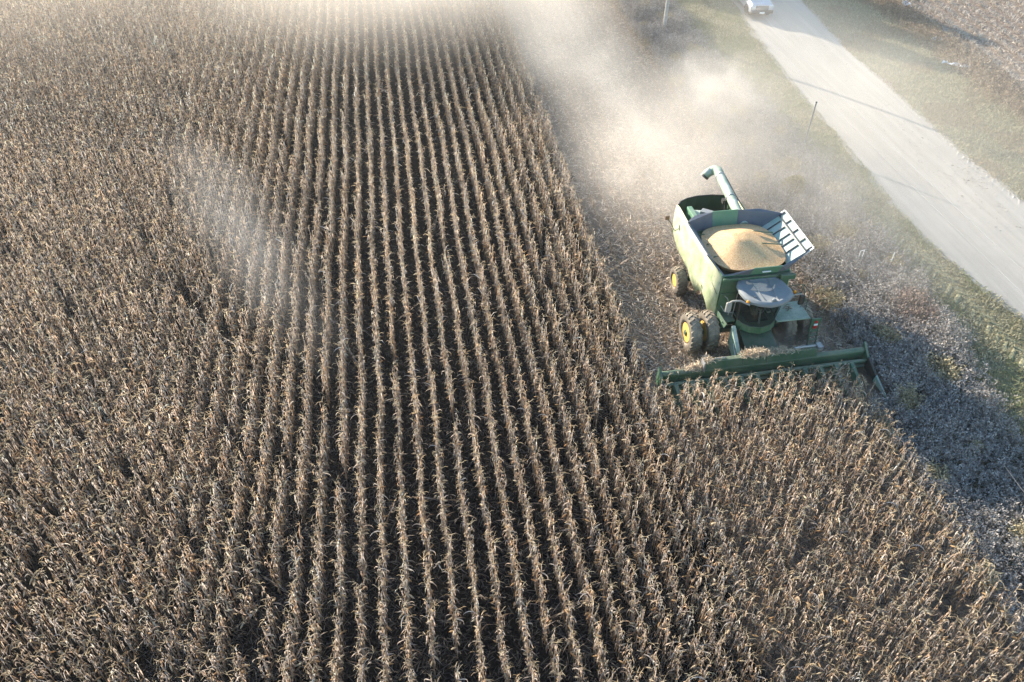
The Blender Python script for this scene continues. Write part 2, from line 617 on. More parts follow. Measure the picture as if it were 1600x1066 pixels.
def corn_template(rng, nleaf, nseg, wmul, nside=4, tassel=4, stray=0.035):
    Hh = 1.95 + rng.normal(0, 0.11)
    nl = 5
    bend = rng.normal(0, 0.05, 2)
    zz = np.linspace(0, Hh, nl)
    cx = bend[0] * (zz / Hh) ** 2
    cyy = bend[1] * (zz / Hh) ** 2
    rad = np.linspace(0.016, 0.005, nl) * min(wmul, 1.5)
    stalk = []
    V = np.array([(cx[i] + rad[i] * math.cos(2 * math.pi * j / nside), cyy[i] + rad[i] * math.sin(2 * math.pi * j / nside), zz[i]) for i in range(nl) for j in range(nside)])
    Q = np.array([(i * nside + j, i * nside + (j + 1) % nside, (i + 1) * nside + (j + 1) % nside, (i + 1) * nside + j) for i in range(nl - 1) for j in range(nside)])
    stalk.append((V, Q, np.array([0.36, 0.27, 0.17]) * rng.uniform(0.75, 1.2)))
    for t in range(tassel):
        az, e = rng.uniform(0, 2 * math.pi), rng.uniform(0.2, 1.4)
        l = rng.uniform(0.1, 0.22)
        p0 = np.array([cx[-1], cyy[-1], Hh - 0.02])
        d = np.array([math.cos(az) * math.cos(e), math.sin(az) * math.cos(e), math.sin(e)])
        p1 = p0 + d * l
        p2 = p1 + np.array([d[0], d[1], -0.6]) * l * 0.5
        v, q = strip(np.array([p0, p1, p2]), np.array([0.014, 0.014, 0.008]) * wmul, rng.uniform(0, 3), rng.uniform(0, 3), rng)
        stalk.append((v, q, np.array([0.50, 0.40, 0.27])))
    leaves = []
    base_az = rng.uniform(0, 2 * math.pi)
    for i in range(nleaf):
        h = Hh * (0.12 + 0.85 * (i + rng.uniform(-0.3, 0.3)) / nleaf)
        h = min(max(h, 0.15), Hh - 0.03)
        az = base_az + i * math.pi + rng.normal(0, 0.55)
        Lf = rng.uniform(0.36, 0.66) * (0.8 if i > nleaf - 3 else 1.0)
        wide = rng.random() < stray
        el = rng.uniform(0.95, 1.45) if not wide else rng.uniform(0.3, 0.9)
        drop = rng.uniform(0.9, 1.5) * 6.0 / nseg if not wide else rng.uniform(0.2, 0.5) * 6.0 / nseg
        stp = Lf / nseg
        f = h / Hh
        p = np.array([bend[0] * f * f, bend[1] * f * f, h])
        path = [p]
        kink = int(rng.integers(1, 3 if nseg < 6 else 4))
        for k_ in range(nseg):
            d = np.array([math.cos(az) * math.cos(el), math.sin(az) * math.cos(el), math.sin(el)])
            p = p + d * stp
            if p[2] < 0.02:
                p[2] = 0.02
            path.append(p)
            if wide:
                el = max(el - drop * rng.uniform(0.4, 1.5), -1.5)
                az += rng.normal(0, 0.2)
            elif k_ + 1 < kink:
                el -= drop * rng.uniform(0.3, 0.8)
            elif k_ + 1 == kink:
                el = -rng.uniform(0.95, 1.55)
                az += rng.normal(0, 0.5)
            else:
                el = max(min(el - rng.uniform(-0.12, 0.35), -1.0), -1.56)
                az += rng.normal(0, 0.25)
        path = np.array(path)
        if not wide:
            path[:, :2] = path[:1, :2] + (path[:, :2] - path[:1, :2]) * 0.52
        t = np.linspace(0, 1, nseg + 1)
        w = 0.044 * wmul * rng.uniform(0.55, 1.1) * np.clip(np.minimum(0.55 + 1.6 * t, 1.75 * (1.02 - t)), 0.08, 1)
        v, q = strip(path, w, rng.uniform(-0.6, 0.6), rng.uniform(-2.6, 2.6), rng)
        c0 = leafcol(rng) * (0.52 + 0.68 * h / Hh)  # upper leaves bleached paler; lower ones darkened further, row shade painted in
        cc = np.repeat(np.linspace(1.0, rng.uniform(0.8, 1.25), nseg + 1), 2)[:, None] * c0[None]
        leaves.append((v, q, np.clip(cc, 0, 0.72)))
    ears = []
    for e in range(1 if rng.random() < 0.85 else 2):
        az = rng.uniform(0, 2 * math.pi)
        h = rng.uniform(0.85, 1.15)
        dz = rng.choice([-0.8, -0.4, 0.6])
        d = np.array([math.cos(az), math.sin(az), dz])
        d /= np.linalg.norm(d)
        p0 = np.array([0, 0, h]) + np.array([math.cos(az), math.sin(az), 0]) * 0.02
        u = np.cross(d, [0, 0, 1.0])
        u /= np.linalg.norm(u)
        w = np.cross(d, u)
        ks = [(0, 0.012), (0.06, 0.03), (0.15, 0.032), (0.24, 0.008)]
        V = np.array([p0 + d * a + (u * math.cos(2 * math.pi * j / 5) + w * math.sin(2 * math.pi * j / 5)) * r for a, r in ks for j in range(5)])
        Q = np.array([(i * 5 + j, i * 5 + (j + 1) % 5, (i + 1) * 5 + (j + 1) % 5, (i + 1) * 5 + j) for i in range(3) for j in range(5)])
        c = np.array([0.58, 0.48, 0.33]) if rng.random() < 0.7 else np.array([0.46, 0.30, 0.15])
        ears.append((V, Q, c))
    return join(stalk), join(leaves), join(ears)


def wav(y, seed):
    return 0.045 * math.sin(y * 0.31 + seed) + 0.035 * math.sin(y * 0.83 + 2.1 * seed)


# all plants
plants = []
ROW0, DR = 9.25, 0.762
krow = range(-92, 13)
for k in krow:
    x0 = ROW0 + DR * k
    ph = random.uniform(0, 6.28)
    y = 5.0 + random.uniform(0, 0.2)
    yend = 96.0
    if x0 > 9.5:
        yend = 23.3 + 0.022 * (x0 - 15.1) + random.uniform(-0.25, 0.25)
    while y < yend:
        # the visible wedge plus a margin
        xmin = -10.0 - 0.64 * y
        if x0 > xmin and y > 7.0 - 0.0 * x0:
            if random.random() > 0.035:
                plants.append((x0 + wav(y, ph * 0.15) + random.gauss(0, 0.022), y + random.gauss(0, 0.02)))
        y += random.uniform(0.14, 0.245)
        if random.random() < 0.004:
            y += random.uniform(0.4, 1.3)
plants = np.array(plants)
n_pl = len(plants)
rot = RNG.uniform(0, 2 * math.pi, n_pl)
lowf = 0.05 * np.sin(plants[:, 0] * 0.35 + 1.3) * np.sin(plants[:, 1] * 0.23) + 0.04 * np.sin(plants[:, 1] * 0.9 + plants[:, 0] * 0.5)
scl = np.clip(RNG.normal(1.0, 0.05, n_pl) + 0.6 * lowf, 0.72, 1.2)
lean = RNG.normal(0, 0.024, (n_pl, 2))
lod = RNG.random(n_pl) < 0.017
lean[lod] += RNG.normal(0, 0.55, (lod.sum(), 2))
tint = np.clip(RNG.normal(1.04, 0.14, n_pl) + 0.07 * np.sin(plants[:, 0] * 0.21 + 0.6) * np.sin(plants[:, 1] * 0.17 + 1.0) + 0.05 * np.sin(plants[:, 1] * 0.6 + plants[:, 0] * 1.7), 0.6, 1.45)
warm = RNG.normal(0, 0.05, n_pl)
# plants being drawn into the header lean and sit lower
near_head = (plants[:, 0] > 9.6) & (plants[:, 1] > 21.8)
scl[near_head] *= np.interp(plants[near_head, 1], [21.8, 23.3], [1.0, 0.8])
lean[near_head, 1] -= 0.12

pp = np.array([project(x, y, 1.5) for x, y in plants])
inview = (pp[:, 0] > 6) & (pp[:, 0] < 1594) & (pp[:, 1] > 40) & (pp[:, 1] < 1052)
cand = np.where(inview & ~lod)[0]
single = cand[np.argsort(pp[cand, 2])[:300]]
is_single = np.zeros(n_pl, bool)
is_single[single] = True

trng = np.random.default_rng(5)
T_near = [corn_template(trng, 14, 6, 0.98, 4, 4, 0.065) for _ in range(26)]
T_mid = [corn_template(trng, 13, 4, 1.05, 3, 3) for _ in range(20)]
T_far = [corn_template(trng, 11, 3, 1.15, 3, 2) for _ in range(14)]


def bulk_plants(sel, templates, acc):
    ti = RNG.integers(0, len(templates), len(sel))
    for t, (st, lf, er) in enumerate(templates):
        s = sel[ti == t]
        if not len(s):
            continue
        V, Q, C = join([st, lf, er])
        c, sn = np.cos(rot[s])[:, None], np.sin(rot[s])[:, None]
        z = V[None, :, 2] * scl[s][:, None]
        x = (V[None, :, 0] * c - V[None, :, 1] * sn) + lean[s, 0][:, None] * z + plants[s, 0][:, None]
        y = (V[None, :, 0] * sn + V[None, :, 1] * c) + lean[s, 1][:, None] * z + plants[s, 1][:, None]
        zz = z / np.sqrt(1 + (lean[s] ** 2).sum(1))[:, None]
        VV = np.stack([x, y, zz], -1).reshape(-1, 3)
        n = len(V)
        QQ = (Q[None] + (np.arange(len(s)) * n)[:, None, None]).reshape(-1, 4)
        tc_ = np.stack([tint[s] * (1 + warm[s]), tint[s], tint[s] * (1 - warm[s])], -1)
        CC = np.clip(C[None] * tc_[:, None, :], 0.01, 0.78).reshape(-1, 3)
        acc.append((VV, QQ, CC))


acc = []
rest = np.where(~is_single)[0]
yy = plants[rest, 1]
bulk_plants(rest[yy < 27], T_near, acc)
bulk_plants(rest[(yy >= 27) & (yy < 48)], T_mid, acc)
bulk_plants(rest[yy >= 48], T_far, acc)
V, Q, C = join(acc)
print('corn plants', n_pl, 'quads', len(Q))
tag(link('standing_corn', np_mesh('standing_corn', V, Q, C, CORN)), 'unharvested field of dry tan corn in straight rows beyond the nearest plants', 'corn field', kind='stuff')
del acc, V, Q, C

# the 300 plants nearest the camera, each a thing with its parts
meshes = []
for st, lf, er in T_near:
    meshes.append(tuple(np_mesh(nm, *d, CORN_ONE) for nm, d in (('stalk', st), ('leaves', lf), ('ear', er))))
for q, i in enumerate(single):
    e = bpy.data.objects.new('corn_plant', None)
    COL.objects.link(e)
    e.empty_display_size = 0.1
    lx, ly = lean[i]
    e.location = (plants[i, 0], plants[i, 1], 0)
    e.rotation_euler = Euler((-math.atan(ly), math.atan(lx), rot[i]), 'XYZ')
    e.scale = (1, 1, scl[i])
    tag(e, 'dry tan corn plant with curled leaves in the front rows nearest the camera', 'corn plant', 'corn plants at the front of the rows')
    for nm, me in zip(('stalk', 'leaves', 'ear'), meshes[q % len(meshes)]):
        link(nm, me, e)


# ------------------------------------------------------------------ loose straw, weeds and grass
def ribbons(x, y, z, length, width, az, el, droop, col, seg=2):
    """n little ribbons; all arguments arrays of n (col n,3)"""
    n = len(x)
    t = np.linspace(0, 1, seg + 1)
    V = np.empty((n, seg + 1, 2, 3))
    sx, sy = -np.sin(az), np.cos(az)
    roll = RNG.uniform(-0.9, 0.9, n)
    px_, py_, pz_ = x.copy(), y.copy(), z.copy()
    e = el.copy()
    for k in range(seg + 1):
        w = width * (1.0 if k == 0 else (0.85 if k < seg else 0.35)) * 0.5
        V[:, k, 0] = np.stack([px_ - sx * w * np.cos(roll), py_ - sy * w * np.cos(roll), pz_ - w * np.sin(roll)], -1)
        V[:, k, 1] = np.stack([px_ + sx * w * np.cos(roll), py_ + sy * w * np.cos(roll), pz_ + w * np.sin(roll)], -1)
        st = length / seg
        px_ = px_ + np.cos(az) * np.cos(e) * st
        py_ = py_ + np.sin(az) * np.cos(e) * st
        pz_ = np.maximum(pz_ + np.sin(e) * st, 0.012)
        e = e - droop
    m = (seg + 1) * 2
    q1 = np.array([(2 * i, 2 * i + 1, 2 * i + 3, 2 * i + 2) for i in range(seg)])
    Q = (q1[None] + (np.arange(n) * m)[:, None, None]).reshape(-1, 4)
    C = np.repeat(col[:, None, :], m, 1).reshape(-1, 3)
    return V.reshape(-1, 3), Q, C


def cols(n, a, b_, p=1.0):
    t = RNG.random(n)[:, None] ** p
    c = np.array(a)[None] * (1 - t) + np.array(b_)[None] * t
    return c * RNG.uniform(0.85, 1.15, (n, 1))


def U(a, b_, n):
    return RNG.uniform(a, b_, n)


def patch(x, y, s, seed):
    return 0.5 + 0.25 * (np.sin(x * s + seed) * np.sin(y * s * 0.8 + seed * 2.1) + np.sin(x * s * 2.3 + y * s * 1.1 + seed * 0.7) * 0.8 + np.sin(y * s * 1.9 - x * s + seed))


# fallen leaves between the standing rows
n = 70000
y = 7 + 55 * RNG.random(n) ** 1.4
x = 9.4 - RNG.random(n) * (14 + 0.45 * y)
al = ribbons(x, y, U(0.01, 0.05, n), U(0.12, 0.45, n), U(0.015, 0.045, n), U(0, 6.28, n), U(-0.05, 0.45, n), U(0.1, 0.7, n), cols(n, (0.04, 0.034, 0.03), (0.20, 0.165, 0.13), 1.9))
n = 9000
y = U(8, 22.5, n)
x = U(9.4, 19.0, n)
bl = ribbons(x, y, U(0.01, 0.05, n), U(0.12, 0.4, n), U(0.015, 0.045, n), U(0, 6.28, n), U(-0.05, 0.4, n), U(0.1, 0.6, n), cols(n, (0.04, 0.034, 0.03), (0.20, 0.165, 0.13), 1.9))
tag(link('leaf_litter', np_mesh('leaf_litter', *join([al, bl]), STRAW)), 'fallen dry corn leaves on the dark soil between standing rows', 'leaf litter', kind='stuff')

# crop residue behind the header
n = 150000
y = 22.5 + 66 * RNG.random(n) ** 1.15
x = U(9.55, 20.9, n)
keep = (y > 24.6) | (x < 10.0)
band = np.abs(((x - ROW0) / DR + 0.5) % 1 - 0.5)
keep &= RNG.random(n) < (0.30 + 0.45 * patch(x, y, 1.1, 1.0) + 0.45 * np.exp(-((x - 15.2) / 2.2) ** 2)) * np.where((band < 0.2) | (np.abs(x - 15.2) < 1.6), 1.0, 0.45)
x, y = x[keep], y[keep]
n = len(x)
lift = np.where(RNG.random(n) < 0.2, U(0.1, 0.9, n), U(-0.05, 0.3, n))
al = ribbons(x, y, U(0.01, 0.12, n), U(0.08, 0.42, n), U(0.015, 0.05, n), U(0, 6.28, n), lift, U(0.1, 0.9, n), cols(n, (0.28, 0.205, 0.15), (0.76, 0.63, 0.49), 1.0))
n = 15000
k = RNG.integers(1, 15, n)
y = U(24.8, 88, n)
bl = ribbons(ROW0 + DR * k + RNG.normal(0, 0.04, n), y, np.zeros(n) + 0.01, U(0.2, 0.5, n), np.full(n, 0.03), U(0, 6.28, n), U(0.9, 1.5, n), U(0, 0.2, n), cols(n, (0.26, 0.18, 0.11), (0.52, 0.40, 0.27)))
tag(link('crop_residue', np_mesh('crop_residue', *join([al, bl]), STRAW)), 'chopped pale corn husks and cut stalks strewn behind the combine', 'crop residue', kind='stuff')

# stubble of the field beyond the road
n = 90000
x = U(45.0, 72, n)
y = U(34, 92, n)
rowq = np.round((x - 0.10 * (y - 50)) / 1.25) * 1.25 + 0.10 * (y - 50)
onrow = RNG.random(n) < 0.82
x = np.where(onrow, rowq + RNG.normal(0, 0.10, n), x)
al = ribbons(x, y, U(0.01, 0.08, n), U(0.12, 0.5, n), U(0.02, 0.055, n), U(0, 6.28, n), np.where(onrow, U(0.2, 1.3, n), U(0, 0.3, n)), U(0.1, 0.7, n), cols(n, (0.36, 0.29, 0.23), (0.76, 0.65, 0.53), 1.0))
tag(link('field_stubble', np_mesh('field_stubble', *al, STRAW)), 'cut corn stubble in rows in the field beyond the road', 'stubble', kind='stuff')


# weeds of the strip between corn and verge
def weeds(x, y, hgt, cstem, chead, nh, hs, spread):
    n = len(x)
    out = []
    az = U(0, 6.28, n)
    out.append(ribbons(x, y, np.zeros(n), hgt, np.full(n, 0.016), az, U(1.2, 1.57, n), U(-0.1, 0.25, n), cstem, 2))
    xs, ys = np.repeat(x, nh), np.repeat(y, nh)
    hh = np.repeat(hgt, nh)
    m = len(xs)
    f = 0.35 + 0.65 * RNG.random(m) ** 0.7
    rr = spread * hh * (0.3 + f) * np.abs(RNG.normal(0, 0.7, m))
    a = U(0, 6.28, m)
    hx, hy, hz = xs + rr * np.cos(a), ys + rr * np.sin(a), hh * f
    hc = np.repeat(chead, nh, 0) * RNG.uniform(0.65, 1.35, (m, 1))
    out.append(ribbons(hx, hy, hz, U(0.6, 1.6, m) * hs, U(0.35, 0.8, m) * hs, a, U(-0.6, 1.4, m), U(-0.2, 0.8, m), np.clip(hc, 0.01, 0.7), 2))
    return out


parts = []
n = 26000
y = 8 + 84 * RNG.random(n) ** 1.1
w = np.interp(y, [8, 20, 26, 40, 60, 90], [24.6, 24.6, 25.6, 26.2, 24.6, 25.5])
l = np.where(y < 24, 18.9, 20.4)
x = l + (w - l) * RNG.random(n) + RNG.normal(0, 0.35, n)
ok = ~((y < 25.8) & (y > 21.6) & (x < 20.2)) & ~((x < 19.0))
ok &= ~((x > 10) & (x < 18.8) & (y > 22) & (y < 34.5))
x, y = x[ok], y[ok]
n = len(x)
pt = patch(x, y, 0.8, 3.0)
hg = U(0.45, 0.95, n) * np.interp(y, [10, 25, 45], [0.8, 1.0, 1.15]) * (0.75 + 0.5 * pt)
c1 = cols(n, (0.21, 0.19, 0.168), (0.46, 0.415, 0.375))
yel = (patch(x, y, 0.9, 9.0) > 0.82)[:, None]
c1 = np.where(yel, cols(n, (0.28, 0.23, 0.13), (0.46, 0.39, 0.25)), c1)
redp = (np.exp(-(((x - 24.4) / 0.8) ** 2 + ((y - 27.2) / 0.8) ** 2)) > 0.4 * RNG.random(n))[:, None]
c1 = np.where(redp, cols(n, (0.27, 0.19, 0.145), (0.42, 0.32, 0.26)), c1)
parts += weeds(x, y, hg, c1 * 0.9, c1, 13, 0.075, 0.16)
# taller brush on the far bank
n = 5000
y = U(40, 88, n)
x = 44.2 + 0.05 * (y - 50) + RNG.normal(0, 0.8, n)
hg = U(0.3, 0.7, n)
c1 = cols(n, (0.20, 0.145, 0.10), (0.46, 0.36, 0.25))
parts += weeds(x, y, hg, c1, c1, 8, 0.09, 0.2)
tag(link('dry_weeds', np_mesh('dry_weeds', *join(parts), WEED)), 'strip of grey brown dead weeds between the cornfield and the verge', 'weeds', kind='stuff')


# verge grass both sides of the road, with wheel ruts pressed into the near side
def rut(x, y):
    c = np.interp(y, [10, 20, 28, 36, 44], [28.6, 28.2, 27.6, 27.15, 27.0])
    d = x - c
    inside = (np.abs(d) < 0.55) & (y < 38)
    lug = (np.sin((y + np.abs(d) * 0.9) * 2 * math.pi / 0.62) > 0.0)
    return inside, lug


parts = []
N1 = 100000
y = 7 + 84 * RNG.random(N1) ** 1.15
rl = np.interp(y, [t[0] for t in RL], [t[1] for t in RL])
x = np.where(RNG.random(N1) < 0.25, U(20.3, 25, N1), 24.2 + (rl - 24.2 + 0.25) * RNG.random(N1))
ok = ~((x < 21) & (y > 20) & (y < 26)) & ~((x < 20.6) & (y < 24.5))
x, y = x[ok], y[ok]
ins, lug = rut(x, y)
keep = np.ones(len(x), bool)
x, y, ins = x[keep], y[keep], ins[keep]
m = len(x)
gz = np.where(ins & lug, 0.05, 0.0)
gl = U(0.08, 0.24, m) * np.where(ins, 0.6, 1.0) * (0.7 + 0.6 * patch(x, y, 1.3, 2.0))
gc = cols(m, (0.28, 0.255, 0.14), (0.56, 0.50, 0.34))
green = (patch(x, y, 0.6, 5.0) > 0.56)[:, None]
gc = np.where(green, cols(m, (0.19, 0.20, 0.09), (0.42, 0.41, 0.22)), gc)
gc = np.where(ins[:, None], cols(m, (0.30, 0.265, 0.15), (0.50, 0.45, 0.30)), gc)
parts.append(ribbons(x, y, gz, gl, U(0.02, 0.05, m), U(0, 6.28, m), U(0.3, 1.35, m), U(0.1, 0.7, m), gc))
N2 = 60000
y = U(30, 92, N2)
rr = np.interp(y, [t[0] for t in RR], [t[1] for t in RR])
x = rr - 0.3 + (45.8 - rr) * RNG.random(N2)
gc = cols(N2, (0.24, 0.225, 0.12), (0.50, 0.45, 0.30))
tanp = (patch(x, y, 0.5, 1.0) > 0.62)[:, None] | (x > 43.0)[:, None]
gc = np.where(tanp, cols(N2, (0.24, 0.18, 0.11), (0.44, 0.35, 0.22)), gc)
parts.append(ribbons(x, y, np.zeros(N2), U(0.1, 0.3, N2), U(0.025, 0.06, N2), U(0, 6.28, N2), U(0.3, 1.35, N2), U(0.1, 0.6, N2), gc))
tag(link('verge_grass', np_mesh('verge_grass', *join(parts), GRASS)), 'short green and straw coloured grass on the road verges', 'grass', kind='stuff')

# low ridges pressed by a tractor tyre into the verge and into the road edge
mb = MB()
rd = random.Random(3)


def ridges(mb, ys, cf, half, pitch, h, base):
    y = ys[0]
    while y < ys[1]:
        c = cf(y)
        for sgn in (-1, 1):
            a = rd.uniform(-0.09, 0.09)
            x0, x1 = c + sgn * 0.03, c + sgn * half * rd.uniform(0.85, 1.1)
            y0, y1 = y + a + (0.5 * pitch if sgn > 0 else 0), y + a + (0.5 * pitch if sgn > 0 else 0) - half * 0.9
            w = pitch * rd.uniform(0.2, 0.34)
            hh = h * rd.uniform(0.25, 1.2)
            mb.hexa([(x0, y0 - w, base), (x1, y1 - w, base), (x1, y1 + w, base), (x0, y0 + w, base),
                     (x0, y0 - w * .4, base + hh), (x1, y1 - w * .4, base + hh * .7), (x1, y1 + w * .4, base + hh * .7), (x0, y0 + w * .4, base + hh)])
        y += pitch
    return mb


ridges(mb, (14, 38), lambda y: float(np.interp(y, [10, 20, 28, 36, 44], [28.6, 28.2, 27.6, 27.15, 27.0])), 0.55, 0.62, 0.085, 0.0)
TRK = plain('pressed_verge_soil', (0.27, 0.245, 0.14), 0.95, 0, 0.6, 9)
tag(mb.build('tyre_track', TRK, smooth=False), 'chevron tyre track pressed into the grass verge beside the road', 'tyre track', kind='structure')
mb = MB()
ridges(mb, (34, 58), lambda y: itp(RR, y) - 0.35, 0.3, 0.5, 0.03, 0.015)
ridges(mb, (36, 46), lambda y: itp(RR, y) - 2.2, 0.22, 0.45, 0.02, 0.065)
TRK2 = plain('pressed_gravel', (0.44, 0.405, 0.35), 0.95, 0, 0.3, 7)
tag(mb.build('road_track', TRK2), 'tyre track pressed into the far edge of the gravel road', 'tyre track', kind='structure')
# crumbs of mud and stalk on the road
n = 420
yc = np.concatenate([RNG.normal(39, 1.2, 150), U(33, 62, n - 150)])
xc = np.concatenate([RNG.normal(35.2, 0.7, 150), np.interp(yc[150:], [30, 65], [33.5, 34.2]) + RNG.normal(0, 0.9, n - 150)])
al = ribbons(xc, yc, np.full(n, 0.11), U(0.04, 0.2, n), U(0.03, 0.07, n), U(0, 6.28, n), U(0, 0.2, n), U(0, 0.3, n), cols(n, (0.20, 0.18, 0.15), (0.40, 0.36, 0.31)))
tag(link('road_debris', np_mesh('road_debris', *al, STRAW)), 'small dark clods and stalk bits dropped on the gravel road', 'debris', kind='stuff')

# ------------------------------------------------------------------ combine harvester (faces -Y; x from its centre line, y in field metres)
CY = 28.0
comb = empty('combine_harvester', (15.2, CY, 0))
tag(comb, 'green combine harvester with open grain tank cutting the edge of the cornfield', 'combine harvester')
OFF = (0, -CY, 0)


def mk():
    return MB(OFF)


# lower body, axle and underside
mb = mk()
mb.box(-1.25, 1.25, 26.7, 32.6, 1.0, 2.3)
mb.box(-1.35, 1.35, 26.9, 30.3, 2.3, 3.7)
mb.box(-3.0, 3.0, 26.38, 26.62, 0.83, 1.07)
mb.box(-2.1, 2.1, 30.62, 30.84, 0.65, 0.85)
mb.box(-0.55, -0.25, 30.4, 31.1, 0.7, 1.1)
mb.build('body', GREEN_DARK, comb, 0.03)

# side panels: an outline in (y, z), bowed slightly, with the wheel arch cut into the lower edge
arch = [(27.95 + 1.0 * math.cos(a), 1.25 + 0.62 * math.sin(a)) for a in np.linspace(math.pi, 0, 9)]
out_side = [(26.62, 1.25)] + arch[:] + [(29.9, 1.45), (30.4, 1.7), (32.2, 1.68), (33.0, 1.95), (33.42, 2.5), (33.48, 3.1), (33.42, 3.5), (33.0, 3.66), (31.0, 3.74), (30.2, 3.80), (28.6, 3.92), (26.72, 3.92)]
for s in (-1, 1):
    mb = mk()
    n_ = len(out_side)

    def px(y, z):
        return s * (1.60 + 0.10 * (1 - ((z - 2.3) / 1.7) ** 2) - 0.10 * max(0, (y - 31.5) / 2.0) ** 2)
    # triangulate through a centre strip so that the bow shows
    cen = [(yy_, 2.75) for yy_, _z in out_side]
    vs_, fs_ = [], []
    for (yy_, zz_) in out_side:
        vs_.append((px(yy_, zz_), yy_, zz_))
    for (yy_, zz_) in out_side:
        cyy_, czz_ = 0.55 * yy_ + 0.45 * 30.0, 0.55 * zz_ + 0.45 * 2.85
        vs_.append((px(cyy_, czz_) + s * 0.015, cyy_, czz_))
    for i in range(n_):
        j = (i + 1) % n_
        q = (i, j, n_ + j, n_ + i)
        fs_.append(q if s < 0 else q[::-1])
    cap_ = tuple(n_ + i for i in range(n_))
    fs_.append(cap_ if s < 0 else cap_[::-1])
    mb.add(vs_, fs_)
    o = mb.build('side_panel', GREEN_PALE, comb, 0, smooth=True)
    md = o.modifiers.new('solid', 'SOLIDIFY')
    md.thickness = 0.05
    md.offset = -1
    # panel seams, vents and a lower skirt line as real grooves: dark inset strips standing 3 mm proud
    mb = mk()
    xo = s * 1.722

    def seam(y0, z0, y1, z1, w=0.022):
        d = Vector((0, y1 - y0, z1 - z0)).normalized()
        nrm = Vector((0, -d.z, d.y)) * w
        a0 = Vector((px(y0, z0) + s * 0.018, y0, z0))
        a1 = Vector((px(y1, z1) + s * 0.018, y1, z1))
        mb.slab([tuple(a0 - nrm), tuple(a1 - nrm), tuple(a1 + nrm), tuple(a0 + nrm)], (s * 0.012, 0, 0))
    seam(30.35, 3.76, 30.25, 2.9)
    seam(30.25, 2.9, 30.32, 1.78)
    seam(30.3, 3.1, 28.6, 3.25, 0.016)
    seam(28.6, 3.25, 26.75, 2.95, 0.016)
    seam(33.2, 2.75, 31.0, 2.42, 0.014)
    seam(31.0, 2.42, 30.3, 2.3, 0.014)
    mb.build('panel_seam', BLACK, comb)

# front wall beside the cab, dark green
mb = mk()
mb.box(-1.60, -0.86, 26.62, 26.72, 1.3, 3.9)
mb.build('front_panel', GREEN, comb, 0.02)
mb = mk()
mb.box(0.95, 1.60, 26.62, 26.72, 1.3, 3.9)
mb.build('front_panel', GREEN, comb, 0.02)
mb = mk()
mb.box(-1.58, -0.9, 26.56, 26.615, 2.98, 3.05)
mb.build('panel_moulding', GREEN, comb, 0.01)
mb = mk()
mb.box(-1.64, 1.70, 26.52, 26.60, 3.80, 3.92)
mb.box(-0.85, 1.0, 26.66, 26.72, 2.0, 3.86)
mb.box(1.02, 1.72, 26.35, 26.52, 3.72, 3.98)
mb.build('front_crossbeam', GREEN, comb, 0.02)

# grain tank extension panels
zb = 3.98
B = dict(FL=(-1.62, 26.74, zb), FR=(1.62, 26.74, zb), RL=(-1.62, 30.35, zb - .1), RR=(1.62, 30.35, zb - .1))
LT0, LT1 = (-2.20, 27.45, 4.72), (-2.24, 30.25, 4.60)
mb = mk()
mb.slab([(-1.60, 27.2, zb), LT0, LT1, (-1.60, 30.2, zb - .05)], (-0.03, 0, -0.05))
mb.build('tank_extension', ROOF, comb, 0.01)
mb = mk()
for yy_ in (27.8, 28.8, 29.6):
    mb.add([(-1.70, yy_, 4.22), (-1.70, yy_ + .07, 4.22), (-1.45, yy_ + .03, 4.27), (-1.70, yy_ + .035, 4.32)], [(0, 1, 2), (1, 3, 2), (0, 2, 3), (0, 3, 1)])
mb.build('tank_spike', GREEN_DARK, comb)
# rear and front panels
mb = mk()
mb.slab([(-0.80, 30.42, 3.88), (0.42, 30.42, 3.88), (0.46, 30.72, 4.76), (-0.84, 30.72, 4.76)], (0, 0.05, 0))
mb.build('tank_extension', TANKIN, comb, 0.01)
mb = mk()
mb.slab([(-0.36, 26.72, 3.97), (0.98, 26.72, 3.97), (1.02, 26.52, 4.46), (-0.32, 26.52, 4.46)], (0, -0.05, -0.01))
fp = mb.build('tank_extension', TANKIN, comb, 0.01)
mb = mk()
mb.box(0.12, 0.52, 26.47, 26.52, 4.18, 4.23)
mb.build('panel_handle', WHITE, fp)
# wide right-hand flap, folded open
FR0, FR1 = (2.86, 27.42, 4.58), (2.86, 30.62, 4.52)
mb = mk()
fl = [(1.60, 27.1, 3.95), FR0, FR1, (1.60, 30.3, 3.9)]
mb.slab(fl, (0.03, 0, -0.05))
flap = mb.build('tank_flap', FLAP, comb, 0.01)
mb = mk()


def onflap(u, v, h=0.0):
    a, b_, c, d = [Vector(p) for p in fl]
    lo_, hi_ = a.lerp(d, v), b_.lerp(c, v)
    nn_ = Vector((-(0.6), 0, 1.26)).normalized()
    return lo_.lerp(hi_, u) + nn_ * h


def bar(u0, v0, u1, v1, w, h):
    p0, p1 = onflap(u0, v0), onflap(u1, v1)
    d = (p1 - p0).normalized()
    nn_ = Vector((-0.43, 0, 0.9))
    sd_ = d.cross(nn_).normalized() * w
    mb.hexa([tuple(p0 - sd_), tuple(p1 - sd_), tuple(p1 + sd_), tuple(p0 + sd_)] + [tuple(q + nn_ * h) for q in (p0 - sd_, p1 - sd_, p1 + sd_, p0 + sd_)])


